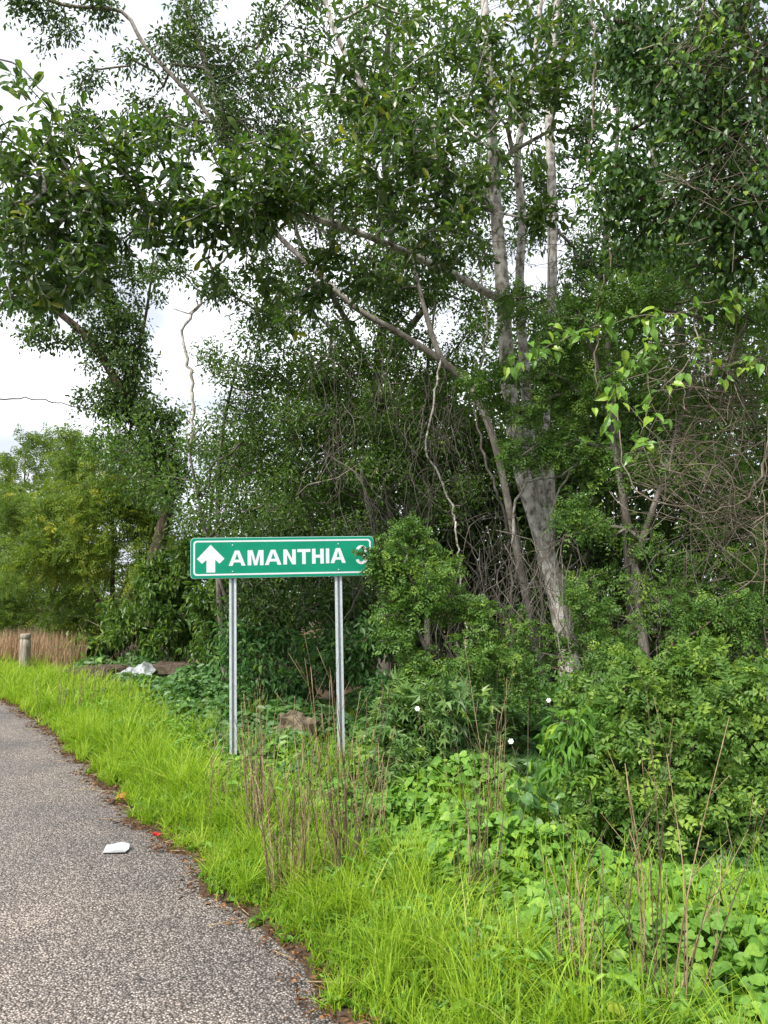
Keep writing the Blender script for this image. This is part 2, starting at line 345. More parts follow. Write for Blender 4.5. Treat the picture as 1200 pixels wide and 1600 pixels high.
# ------------------------------------------------------------------ the setting: ground, road
def grid(s0, s1, ns, t0, t1, nt_, zf):
    s = np.linspace(s0, s1, ns)[:, None] + np.zeros(nt_); t = np.linspace(t0, t1, nt_)[None] + np.zeros((ns, 1))
    x, y = XY(s, t); V = np.stack([x, y, zf(s, t, x, y)], -1).reshape(-1, 3)
    i = (np.arange(ns-1)[:, None]*nt_ + np.arange(nt_-1)).ravel(); q = np.stack([i, i+1, i+nt_+1, i+nt_], -1)
    return V, np.concatenate([q[:, [0, 2, 1]], q[:, [0, 3, 2]]])
def ground_mat():
    m = mat('soil and leaf litter'); t = m.node_tree; k = t.links.new; g = N(t, 'ShaderNodeNewGeometry')
    n1 = noise(t, 3, 6, .6, g.outputs['Position']); n2 = noise(t, 55, 5, .65, g.outputs['Position'])
    r1 = ramp(t, [(.3, (.05, .035, .024)), (.55, (.095, .062, .042)), (.75, (.14, .085, .055))]); k(n1.outputs['Fac'], r1.inputs['Fac'])
    r2 = ramp(t, [(.3, (.55,)*3), (.7, (1.4,)*3)]); k(n2.outputs['Fac'], r2.inputs['Fac'])
    x = N(t, 'ShaderNodeMix', data_type='RGBA', blend_type='MULTIPLY'); x.inputs['Factor'].default_value = 1; k(r1.outputs['Color'], x.inputs['A']); k(r2.outputs['Color'], x.inputs['B'])
    p = N(t, 'ShaderNodeBsdfPrincipled'); p.inputs['Roughness'].default_value = .95; p.inputs['Specular IOR Level'].default_value = .15
    b = N(t, 'ShaderNodeBump'); b.inputs['Strength'].default_value = .8; b.inputs['Distance'].default_value = .03; k(n2.outputs['Fac'], b.inputs['Height']); k(b.outputs[0], p.inputs['Normal'])
    k(x.outputs['Result'], p.inputs['Base Color']); o = N(t, 'ShaderNodeOutputMaterial'); k(p.outputs[0], o.inputs['Surface']); return m
def road_mat():
    m = mat('chip seal asphalt'); t = m.node_tree; k = t.links.new; g = N(t, 'ShaderNodeNewGeometry')
    v = N(t, 'ShaderNodeTexVoronoi', feature='F1'); v.inputs['Scale'].default_value = 98; v.inputs['Randomness'].default_value = 1; k(g.outputs['Position'], v.inputs['Vector'])
    s = N(t, 'ShaderNodeSeparateColor'); k(v.outputs['Color'], s.inputs['Color'])
    c = ramp(t, [(0, (.12, .106, .098)), (.4, (.25, .222, .204)), (.75, (.38, .338, .308)), (.95, (.56, .50, .45))]); k(s.outputs['Red'], c.inputs['Fac'])
    ed = ramp(t, [(.25, (1, 1, 1)), (.62, (.25, .23, .225))]); k(v.outputs['Distance'], ed.inputs['Fac'])
    mul = N(t, 'ShaderNodeMath', operation='MULTIPLY'); mul.inputs[1].default_value = 1.0; k(v.outputs['Distance'], mul.inputs[0]); k(mul.outputs[0], ed.inputs['Fac'])
    x = N(t, 'ShaderNodeMix', data_type='RGBA', blend_type='MULTIPLY'); x.inputs['Factor'].default_value = 1; k(c.outputs['Color'], x.inputs['A']); k(ed.outputs['Color'], x.inputs['B'])
    n1 = noise(t, .9, 5, .6, g.outputs['Position']); r1 = ramp(t, [(.35, (.72, .73, .78)), (.65, (1.18, 1.14, 1.1))]); k(n1.outputs['Fac'], r1.inputs['Fac'])
    y = N(t, 'ShaderNodeMix', data_type='RGBA', blend_type='MULTIPLY'); y.inputs['Factor'].default_value = 1; k(x.outputs['Result'], y.inputs['A']); k(r1.outputs['Color'], y.inputs['B'])
    p = N(t, 'ShaderNodeBsdfPrincipled'); p.inputs['Roughness'].default_value = .62; p.inputs['Specular IOR Level'].default_value = .45
    h = N(t, 'ShaderNodeMath', operation='MULTIPLY'); k(v.outputs['Distance'], h.inputs[0]); h.inputs[1].default_value = -1
    h2 = N(t, 'ShaderNodeMath', operation='ADD'); k(h.outputs[0], h2.inputs[0]); k(s.outputs['Green'], h2.inputs[1])
    b = N(t, 'ShaderNodeBump'); b.inputs['Strength'].default_value = 1; b.inputs['Distance'].default_value = .008; k(h.outputs[0], b.inputs['Height']); k(b.outputs[0], p.inputs['Normal'])
    k(y.outputs['Result'], p.inputs['Base Color']); o = N(t, 'ShaderNodeOutputMaterial'); k(p.outputs[0], o.inputs['Surface']); return m
M['soil'] = ground_mat(); M['road'] = road_mat()
# one sheet to the horizon, fine near the camera
sx = np.concatenate([[-600, -200, -60, -20, -10], np.linspace(-6, 34, 321), [40, 60, 120, 300, 700]])
tx = np.concatenate([[-600, -150, -40, -12, -4], np.linspace(-1, 8, 91), np.linspace(8.5, 30, 40), [50, 150, 700]])
Sg, Tg = np.meshgrid(sx, tx, indexing='ij'); Xg, Yg = XY(Sg, Tg); i = (np.arange(len(sx)-1)[:, None]*len(tx) + np.arange(len(tx)-1)).ravel()
q = np.stack([i, i+1, i+len(tx)+1, i+len(tx)], -1)
tag(obj('ground', (np.stack([Xg, Yg, gh(Xg, Yg)], -1).reshape(-1, 3), np.concatenate([q[:, [0, 2, 1]], q[:, [0, 3, 2]]]), None), M['soil'], None, True), kind='structure')
ss = np.concatenate([[-400, -100, -30], np.linspace(-8, 30, 500), [50, 120, 500]]); te = road_edge(ss) + .01*np.sin(ss*61)
fr = np.linspace(0, 1, 12); Tt = -6.2 + (te[:, None] + 6.2)*fr; Sr = ss[:, None] + 0*Tt; Xr, Yr = XY(Sr, Tt)
Zr = .004 - .02*(fr > .999) + 0*Xr
i = (np.arange(len(ss)-1)[:, None]*12 + np.arange(11)).ravel(); q = np.stack([i, i+1, i+13, i+12], -1)
tag(obj('road', (np.stack([Xr, Yr, Zr], -1).reshape(-1, 3), np.concatenate([q[:, [0, 2, 1]], q[:, [0, 3, 2]]]), None), M['road'], None, True), kind='structure')

# ------------------------------------------------------------------ the road sign
def metal_mat():
    m = plain_mat('galvanised steel', (.50, .54, .57), .5, .2, .5, .16, 30, .05); return m
M['zinc'] = metal_mat()
M['signgreen'] = plain_mat('green reflective sheeting', (.003, .225, .130), .5, 0, .18, .08, 6)
M['signwhite'] = plain_mat('white reflective sheeting', (.60, .63, .66), .45, 0, .3, .05, 40)
dL = 7.40; A0, A1 = P(298, 904, dL), P(584, 898, dL*1.04)
A1[2] = A0[2] + math.tan(math.radians(1.35))*np.linalg.norm((A1-A0)[:2])
ex = nrm(A1 - A0); ey = nrm(np.cross(np.cross(ex, UP), ex)); ez = np.cross(ex, ey)       # along, up, towards the viewer
if ez[1] > 0: ez = -ez
SW, SH = float(np.linalg.norm(A1 - A0)), .385
def sp3(u, v, w): return A0 + ex*u + ey*v + ez*w
def extrude(poly, w0, w1, holes=None):
    import mathutils
    from mathutils.geometry import tessellate_polygon
    loops = [poly] + (holes or []); flat = [p for l in loops for p in l]; n = len(flat)
    tri = np.array(tessellate_polygon([[mathutils.Vector((a, b, 0)) for a, b in l] for l in loops]))
    a = np.array(flat)
    cr = np.array([(a[t[1]]-a[t[0]])[0]*(a[t[2]]-a[t[0]])[1] - (a[t[1]]-a[t[0]])[1]*(a[t[2]]-a[t[0]])[0] for t in tri])
    tri[cr < 0] = tri[cr < 0][:, ::-1]
    V = np.array([sp3(p[0], p[1], w1) for p in flat] + [sp3(p[0], p[1], w0) for p in flat]); T = [tri, tri[:, ::-1] + n]; o = 0
    for l in loops:
        k = np.arange(len(l)); k2 = (k+1) % len(l); T += [np.stack([o+k, o+k+n, o+k2+n], -1), np.stack([o+k, o+k2+n, o+k2], -1)]; o += len(l)
    return Soup().add(V, np.concatenate(T))
def rrect(u0, v0, u1, v1, r, k=6):
    res = []
    for cx, cy_, a0 in ((u1-r, v0+r, -90), (u1-r, v1-r, 0), (u0+r, v1-r, 90), (u0+r, v0+r, 180)):
        for i in range(k+1):
            a = math.radians(a0 + 90*i/k); res.append((cx + r*math.cos(a), cy_ + r*math.sin(a)))
    return res
lp, rpst = ground(366, 1192), ground(529, 1180)
base = (lp + rpst)/2; base[2] = float(gh(base[0], base[1]))
sign = empty('road_sign', base, 'green sign reading AMANTHIA with white arrow on two galvanised posts', 'road sign')
panel = obj('sign_panel', extrude(rrect(0, 0, SW, SH, .035), -.022, 0), M['signgreen'], sign)
rim = obj('rim', extrude(rrect(-.004, -.004, SW+.004, SH+.004, .038), -.024, -.003, [rrect(.003, .003, SW-.003, SH-.003, .033)[::-1]]), plain_mat('pale sign edge', (.45, .68, .66), .5, 0, .5, .1), panel)
obj('border_line', extrude(rrect(.024, .024, SW-.024, SH-.024, .034), -.001, .0015, [rrect(.040, .040, SW-.040, SH-.040, .022)[::-1]]), M['signwhite'], panel)
def z1(x, y): return ((x-62)/1050*SW, (294-y)/229*SH)        # from the enlarged crop of the sign
ar = [z1(*p) for p in ((172, 103), (250, 184), (222, 212), (198, 190), (198, 262), (149, 262), (149, 190), (124, 212), (96, 184))]
obj('arrow', extrude(ar, -.001, .0016), M['signwhite'], panel)
h0, h1 = 226, 138
def letter(c, x0, x1, dy):
    w = x1-x0; H_ = h0-h1; s = 21.
    def q(pts): return [z1(x0 + a, h0 + dy - b) for a, b in pts]
    if c == 'A':
        sl = 22
        o = q([(0, 0), (sl, 0), (sl+7, H_*.22), (w-sl-7, H_*.22), (w-sl, 0), (w, 0), (w/2+13, H_), (w/2-13, H_)]); hole = q([(w/2, H_*.80), (sl+14, H_*.40), (w-sl-14, H_*.40)])
        return extrude(o, -.001, .0016, [hole])
    if c == 'M': p = [(0,0), (s,0), (s,H_*.72), (w/2-9,0), (w/2+9,0), (w-s,H_*.72), (w-s,0), (w,0), (w,H_), (w-s-8,H_), (w/2,H_*.30), (s+8,H_), (0,H_)]
    if c == 'N': p = [(0,0), (s,0), (s,H_*.64), (w-s,0), (w,0), (w,H_), (w-s,H_), (w-s,H_*.36), (s,H_), (0,H_)]
    if c == 'T': p = [(w/2-s/2,0), (w/2+s/2,0), (w/2+s/2,H_-18), (w,H_-18), (w,H_), (0,H_), (0,H_-18), (w/2-s/2,H_-18)]
    if c == 'H': p = [(0,0), (s,0), (s,H_*.40), (w-s,H_*.40), (w-s,0), (w,0), (w,H_), (w-s,H_), (w-s,H_*.60), (s,H_*.60), (s,H_), (0,H_)]
    if c == 'I': p = [(0,0), (w,0), (w,H_), (0,H_)]
    return extrude(q(p), -.001, .0016)
for k, (c, x0, x1) in enumerate((('A', 273, 368), ('M', 380, 471), ('A', 478, 573), ('N', 584, 656), ('T', 665, 741), ('H', 750, 819), ('I', 831, 851), ('A', 858, 948))):
    obj('letter', letter(c, x0, x1, -k*.9), M['signwhite'], panel)
pts = []                                                       # the numeral 3
cx, cy1, cy0, ro, ri = 1041, 146, 196, 35, 16
up_a = [math.radians(a) for a in np.linspace(165, -78, 16)]; lo_a = [math.radians(a) for a in np.linspace(78, -170, 16)]
outer = [(cx + (ro-3)*math.cos(a), cy1 - 30*math.sin(a)) for a in up_a] + [(cx + ro*math.cos(a), cy0 - 33*math.sin(a)) for a in lo_a]
inner = [(cx + (ri-1)*math.cos(a), cy1 - 13*math.sin(a)) for a in up_a] + [(cx + ri*math.cos(a), cy0 - 15*math.sin(a)) for a in lo_a]
obj('numeral', extrude([z1(*p) for p in outer + inner[::-1]], -.001, .0016), M['signwhite'], panel)
def channel(top, bot):                                         # lipped steel channel, open to the front
    prof = [(-.034, 0), (-.012, 0), (-.012, .004), (-.030, .004), (-.030, .036), (.030, .036), (.030, .004), (.012, .004), (.012, 0), (.034, 0), (.034, .040), (-.034, .040)]
    import mathutils
    from mathutils.geometry import tessellate_polygon
    V = np.array([c + ex*a - ez*b for c in (bot, top) for a, b in prof]); n = len(prof); k = np.arange(n); k2 = (k+1) % n
    tri = np.array(tessellate_polygon([[mathutils.Vector((a, b, 0)) for a, b in prof]]))
    return Soup().add(V, np.concatenate([np.stack([k, k2, k2+n], -1), np.stack([k, k2+n, k+n], -1), tri, tri[:, ::-1] + n]))
for px in (361.5, 527.5):
    u = (px - 298)/286*SW; top = sp3(u, SH-.03, -.026); b = sp3(u, -2.2, -.026); k = (float(gh(b[0], b[1])) - .25 - top[2])/(b[2]-top[2])
    post = obj('post', channel(top, top + (b-top)*k), M['zinc'], sign)
    for v in (.06, SH-.07):
        c = sp3(u, v, .0); bolt = obj('bolt', Soup().add(*tube(np.array([c - ez*.03, c + ez*.004, c + ez*.0045]), [.007, .007, .004], 8)), M['zinc'], post)

# ------------------------------------------------------------------ trees
# broad-leaved tree with three pale stems; its long limb reaches over the verge
def big_leaf(s, tp, td):
    global BIG
    BIG = whorl(s, tp, td, 10, .128, .054, OB)
b1 = foot(893, 9.5)
tr1 = [([b1 - UP*.1, P(884, 1000, 9.5), P(862, 900, 9.5), P(842, 825, 9.5), P(818, 745, 9.45), P(800, 650, 9.4), P(790, 540, 9.3), P(784, 440, 9.2), P(776, 330, 9.2), P(768, 200, 9.2), P(760, 60, 9.2), P(750, -120, 9.2)], .125, .04),
       ([P(850, 850, 9.5), P(842, 770, 9.55), P(828, 690, 9.6), P(818, 560, 9.6), P(812, 440, 9.6), P(816, 340, 9.6), P(808, 240, 9.6), P(832, 130, 9.5), P(850, -60, 9.5)], .078, .03),
       ([P(856, 850, 9.5), P(858, 760, 9.7), P(850, 660, 9.9), P(858, 540, 10), P(863, 440, 10), P(862, 300, 10), P(858, 170, 10), P(868, 40, 10), P(874, -120, 10)], .08, .045),
       ([P(786, 470, 9.25), P(700, 425, 9.0), P(620, 388, 8.7), P(520, 350, 8.3), P(390, 318, 7.9), P(260, 320, 7.6), P(150, 300, 7.3), P(20, 262, 7.0)], .05, .012),
       ([P(776, 330, 9.2), P(690, 260, 8.7), P(600, 190, 8.3), P(520, 40, 8.2), P(500, -60, 8.2)], .055, .02)]
cl1 = [(60,235,7.2,95,55,.6,55), (45,345,7.0,85,60,.6,55), (60,440,7.0,75,45,.4,34), (150,345,7.2,95,55,.5,48), (240,255,7.4,90,55,.5,46), (290,330,7.5,80,45,.5,40), (390,265,7.6,85,50,.5,46),
       (420,340,7.8,70,40,.5,24), (520,255,8.0,90,65,.6,58), (630,255,7.9,80,60,.6,55), (660,350,7.7,70,45,.5,40), (720,230,7.6,90,75,.6,62), (560,130,8.2,95,75,.6,58), (660,70,8.2,95,70,.6,62),
       (790,90,8.4,95,80,.6,62), (880,150,8.6,80,65,.5,48), (560,420,8.4,70,30,.4,28), (480,470,8.6,60,30,.4,20), (880,330,8.8,40,35,.3,14), (360,420,8.0,40,22,.3,9), (760,-80,8.8,330,60,1.2,40)]
cl1 = [(a, b, c, d*1.3, e*1.4, f*1.3, int(n*(1.5 if a < 330 else 1.3))) for a, b, c, d, e, f, n in cl1]
T1, tp1, td1 = tree('broad_leaf_tree', 'tall tree with three pale stems and big oval leaves on long limbs', 'tree', b1, tr1, cl1, big_leaf, M['pale'], M['big'], bf=.22, min_trunk=3.0, tip_r=.004, clump=.3, per=4)
q, o_, u_, l_, w_ = BIG                                       # the leaves that show largest, each on its own
dist = np.linalg.norm(q - np.array((0, 0, CAMZ)), axis=1); pxx = q[:, 0]/q[:, 1]*F + 600
inside = (pxx > 0) & (pxx < 1200) & (q[:, 2] < CAMZ + q[:, 1]*.80)
score = np.where(inside, l_/dist, 0); pick = np.argsort(-score)[:300]
tv, tt = OB; protos = [mesh('leaf', tv*np.array((1, .4, 1)), tt, np.full(len(tv), v)) for v in (.3, .45, .6, .85)]
import mathutils
for me in protos: me.materials.append(M['big'])
for n_, i in enumerate(pick):
    d = nrm(o_[i] + R.normal(size=3)*.1); sd = nrm(np.cross(u_[i], d)); n3 = np.cross(d, sd)
    lf = bpy.data.objects.new('leaf', protos[n_ % 4]); col.objects.link(lf); lf.parent = T1
    k = l_[i]*1.12; p = q[i] - np.array(T1.location)
    lf.matrix_local = mathutils.Matrix(((d[0]*k, sd[0]*k, n3[0]*k, p[0]), (d[1]*k, sd[1]*k, n3[1]*k, p[1]), (d[2]*k, sd[2]*k, n3[2]*k, p[2]), (0, 0, 0, 1)))

def small(n, Ln, Wd, T=RH, spread=.16, **kw): return lambda s, tp, td: spray(s, tp, td, n, spread, Ln, Wd, T, **kw)
def fern(n, Lr, pairs, ll, lw, **kw): return lambda s, tp, td: pinnate(s, tp, td, n, Lr, pairs, ll, lw, **kw)

b4 = foot(850, 11.2)
tree('leaning_tree', 'slender pale tree leaning far over, small dark leaves against the sky', 'tree', b4,
     [([b4 - UP*.1, P(815, 900, 11.2), P(775, 700, 11.2), P(728, 598, 11.2), P(640, 530, 11.2), P(555, 480, 11.2), P(480, 410, 11.2), P(432, 365, 11.2), P(390, 290, 11.1), P(335, 192, 11), P(280, 130, 11), P(225, 70, 11), P(190, 18, 11), P(100, 8, 11), P(30, -20, 11)], .062, .024),
      ([P(350, 215, 11), P(330, 130, 11.1), P(308, 60, 11.2), P(270, -40, 11.3)], .06, .025), ([P(735, 605, 11.2), P(690, 560, 11), P(660, 470, 11), P(640, 380, 11.2)], .05, .02)],
     [(300,60,11.2,80,70,.8,60), (400,90,11.4,80,90,.8,66), (230,185,11,70,55,.6,44), (330,190,11,80,60,.6,44), (130,190,11.4,60,35,.5,22), (470,40,11.5,60,60,.6,40), (30,10,11,60,18,.4,24), (140,5,11,40,26,.4,18), (100,60,11.2,40,16,.3,9), (420,210,11.5,80,60,.6,40), (480,330,11.3,60,60,.6,26), (620,440,11,80,50,.6,36), (700,400,11.6,60,90,.6,40), (260,420,11.2,35,22,.4,12), (350,455,11.2,50,26,.5,20), (420,480,11.2,50,30,.5,22), (180,110,11.2,60,30,.4,14)],
     small(34, .085, .036, RH, .24), M['greypale'], M['dark'], bf=.2, min_trunk=3.2)

K3 = 17.3/13.3; b3 = foot(236, 13.5*K3)
st3 = [([b3 - UP*.1, P(238, 900, 13.5*K3), P(262, 780, 13.4*K3), P(232, 690, 13.3*K3), P(195, 620, 13.2*K3), P(150, 545, 13.1*K3), P(95, 490, 13*K3), P(30, 450, 12.9*K3)], .2, .06),
       ([P(225, 680, 13.3*K3), P(190, 560, 13.3*K3), P(168, 450, 13.3*K3), P(150, 340, 13.2*K3), P(120, 230, 13.1*K3)], .10, .04), ([P(205, 600, 13.3*K3), P(230, 480, 13.4*K3), P(240, 400, 13.4*K3)], .05, .02)]
iv = []
for (x, y, rx, ry, n) in ((250,720,46,50,120), (225,670,50,50,120), (205,610,46,45,110), (180,560,46,45,100), (165,500,44,45,90), (160,430,44,50,84), (130,530,35,30,40), (215,520,30,50,44), (225,430,34,45,50), (90,480,45,26,40), (140,390,55,45,60), (30,455,50,30,34), (90,420,60,40,44), (165,640,40,26,40), (280,745,26,30,30)):
    iv.append((x, y, 13.2*K3, rx*1.1, ry*1.05, rx/F*13.2*K3, int(n*.88)))
iv += [(200,350,17,60,60,.9,44), (60,520,16.8,60,24,.6,20), (115,620,17,40,18,.5,8), (20,500,16.8,50,40,.6,24), (250,640,17,40,40,.6,30)]
tree('vine_clad_tree', 'leaning tree wrapped in leafy climbing vines above the feathery bushes', 'tree', b3, st3, iv, small(20, .092, .052, EL, .24, droop=.6, flat=.4), M['brown'], M['dark'], bf=.3, min_trunk=2.5)

b5 = foot(1330, 6.8)
cur = [(1150,60,6.3,80,90,.6,84), (1060,50,6.6,70,60,.5,60), (1130,200,6.2,75,80,.5,80), (1175,330,6.2,50,80,.5,60), (1080,160,6.4,60,60,.5,50), (1010,140,6.8,50,60,.4,38), (965,250,6.9,40,40,.3,30), (955,330,7.0,38,36,.3,26), (1000,370,7.0,45,40,.3,26), (1070,330,6.6,45,60,.4,34), (1120,420,6.6,60,45,.4,40), (980,50,7.0,60,50,.4,36), (1250,200,6.5,60,220,.6,70), (1100,-70,6.8,170,50,.8,60)]
tree('vine_draped_tree', 'dark tree hung with curtains of heart-shaped vine leaves and hanging twigs', 'tree', b5,
     [([b5 - UP*.1, P(1320, 900, 6.8), P(1290, 600, 6.8), P(1240, 300, 6.6), P(1180, 100, 6.5), P(1120, -50, 6.5)], .13, .04), ([P(1270, 450, 6.7), P(1190, 320, 6.4), P(1120, 170, 6.4), P(1040, 70, 6.6), P(960, 30, 6.8)], .05, .015)],
     cur, small(20, .068, .046, EL, .26, droop=.75, flat=.4, back=.45), M['brown'], M['curtain'], bf=.25, min_trunk=2.5)

b2 = foot(1090, 13.5)
tree('light_green_tree', 'light green small-leaved tree standing behind the vine-draped tree', 'tree', b2,
     [([b2 - UP*.1, P(1080, 800, 13.5), P(1060, 500, 13.4), P(1030, 300, 13.4), P(1010, 150, 13.4)], .14, .05)],
     [(1000,420,13.2,90,60,.8,70), (1100,400,13.2,100,80,.8,80), (960,330,13.4,50,50,.6,24), (1030,260,13.4,70,60,.7,36), (1150,260,13.4,70,90,.7,60), (1050,540,13,150,70,.9,90), (930,500,13,70,60,.8,50), (1180,480,13,60,70,.8,50), (900,410,13.3,40,60,.5,22)],
     small(30, .075, .034, RH, .24), M['grey'], M['mid'], bf=.25, min_trunk=1.5)

bc = foot(600, 12.6)
tree('canopy_tree', 'tall small-leaved tree filling the canopy behind the long leafy limb', 'tree', bc,
     [([bc - UP*.1, P(610, 800, 12.6), P(590, 600, 12.6), P(610, 400, 12.6), P(600, 200, 12.6), P(610, 0, 12.6)], .12, .04), ([P(600, 640, 12.6), P(530, 480, 12.5), P(470, 380, 12.4), P(440, 250, 12.4)], .06, .02), ([P(605, 560, 12.6), P(690, 440, 12.6), P(740, 320, 12.6), P(750, 180, 12.6)], .06, .02)],
     [(480,430,12.4,90,50,.7,60), (580,450,12.4,80,60,.7,60), (560,340,12.5,90,70,.8,70), (660,460,12.4,70,60,.7,54), (660,350,12.6,80,80,.8,70), (740,430,12.5,50,80,.7,48), (730,290,12.6,70,80,.8,60), (480,270,12.5,80,80,.8,50), (600,210,12.6,90,70,.8,60), (520,130,12.6,80,80,.8,50), (680,140,12.6,90,80,.8,60), (620,30,12.6,120,70,.8,70), (400,380,12.3,50,40,.6,16), (790,180,12.8,60,90,.6,44), (760,40,12.8,90,70,.8,50), (450,520,12.3,80,40,.7,40)],
     small(28, .085, .038, RH, .28), M['grey'], M['mid'], bf=.22, min_trunk=2.5)
bd = foot(985, 10.8)
tree('canopy_tree', 'thin tree with scattered small leaves between the straight stem and the vine curtain', 'tree', bd,
     [([bd - UP*.1, P(975, 800, 10.8), P(950, 560, 10.8), P(945, 380, 10.8), P(965, 200, 10.8), P(950, 20, 10.8)], .06, .02)],
     [(900,60,10.8,60,60,.5,40), (960,110,10.8,60,60,.5,36), (910,480,10.6,70,50,.5,44), (970,420,10.7,60,60,.5,40), (1040,420,10.5,60,60,.5,44), (930,250,10.8,40,40,.4,14), (870,270,10.9,50,60,.4,28), (830,350,10.9,50,60,.4,30), (895,180,10.8,40,50,.4,24), (900,380,10.8,40,50,.4,24), (790,260,10.9,50,60,.4,24), (860,20,10.8,60,50,.4,26), (1000,300,10.8,50,60,.4,30), (1100,350,10.5,80,70,.5,44), (1040,200,10.8,60,70,.4,36)],
     small(26, .08, .036, EL, .22), M['grey'], M['curtain'], bf=.25, min_trunk=2)

# feathery-leaved trees to the side of the big stems
b6 = foot(1010, 8.4)
tree('feathery_tree', 'feathery-leaved young tree crowding in front of the pale stems', 'tree', b6,
     [([b6 - UP*.1, P(1005, 1000, 8.4), P(985, 850, 8.4), P(960, 700, 8.4), P(930, 560, 8.3), P(900, 480, 8.3)], .06, .02), ([P(990, 880, 8.4), P(1040, 740, 8.2), P(1080, 600, 8.1), P(1110, 500, 8)], .04, .015)],
     [(930,490,8.4,110,45,.6,80), (1060,470,8.2,110,55,.6,84), (1150,520,8,60,70,.5,44), (840,520,8.4,60,45,.4,40), (785,595,8.3,45,26,.3,30), (850,590,8.4,70,35,.4,50), (810,640,8.4,45,40,.3,30), (850,700,8.6,40,40,.3,20), (800,690,8.6,35,40,.3,14), (830,470,8.8,50,40,.3,24), (960,590,8.3,100,55,.5,70), (1080,600,8.2,100,60,.5,60), (900,690,8.5,60,45,.4,30), (1000,720,8.4,90,70,.5,50), (950,830,8.2,70,50,.4,40), (890,780,8.6,40,40,.3,20), (1100,760,8.2,90,80,.5,44), (1010,910,8,100,50,.5,50), (1130,900,7.8,80,60,.4,40), (900,640,8.3,26,40,.3,14)],
     fern(8, .17, 5, .044, .026, vm=.48, flat=.8), M['grey'], M['pinn'], bf=.25, min_trunk=.8)

# small-leaved trees making the thicket behind the sign
for lab, bx, dep, topx, topy, cls, leafk, fn in (
    ('thicket tree with glossy dark leaves, its crown above the AMANTHIA arrow', 360, 12.2, 370, 570, [(370,600,12,75,50,.8,70), (340,680,12,80,60,.9,84), (420,690,12,80,70,.9,84), (330,770,11.8,70,60,.8,64), (420,790,11.6,90,50,.8,70), (320,560,12.2,40,26,.4,14)], 'mid', small(30, .062, .028, RH, .22)),
    ('thicket tree with fine dark leaves rising above the middle of the sign', 520, 11.8, 520, 500, [(500,560,11.8,80,50,.8,70), (560,640,11.6,80,70,.8,84), (480,660,11.8,70,70,.8,64), (520,760,11.4,90,60,.8,80), (600,540,11.8,70,50,.7,54), (600,730,11.4,60,70,.7,54), (430,560,12,60,40,.6,36)], 'mid', small(32, .06, .026, LA, .22)),
    ('thin thicket tree between the sign and the pale stems', 670, 11.9, 680, 470, [(660,560,11.9,70,60,.7,56), (700,640,11.9,60,70,.7,50), (640,680,11.6,60,60,.6,44), (730,540,12,50,60,.6,40), (690,780,11.6,70,60,.7,54), (760,680,12,50,80,.6,44)], 'mid', small(36, .065, .028, RH, .24)),
    ('low thicket tree with narrow leaves directly behind the sign panel', 450, 10.6, 450, 800, [(420,860,10.4,90,50,.6,80), (520,860,10.3,80,50,.6,74), (380,930,10.2,70,50,.6,60), (470,950,10.0,90,50,.6,76), (560,930,10,60,60,.6,56), (600,850,10.2,50,50,.5,40)], 'dark', small(30, .066, .022, LA, .2, droop=.4))):
    b = foot(bx, dep); k = P(topx, topy, dep)
    tree('thicket_tree', lab, 'tree', b, [([b - UP*.1, b*.65 + k*.35 + R.normal(size=3)*.12, b*.3 + k*.7 + R.normal(size=3)*.15, k], .06, .018), ([b*.75 + k*.25, b*.5 + k*.5 + np.array((-.4, -.2, 0)), b*.25 + k*.75 + np.array((-.7, -.3, .1))], .035, .014)],
         cls, fn, M['grey'], M[leafk], bf=.22, min_trunk=.5)

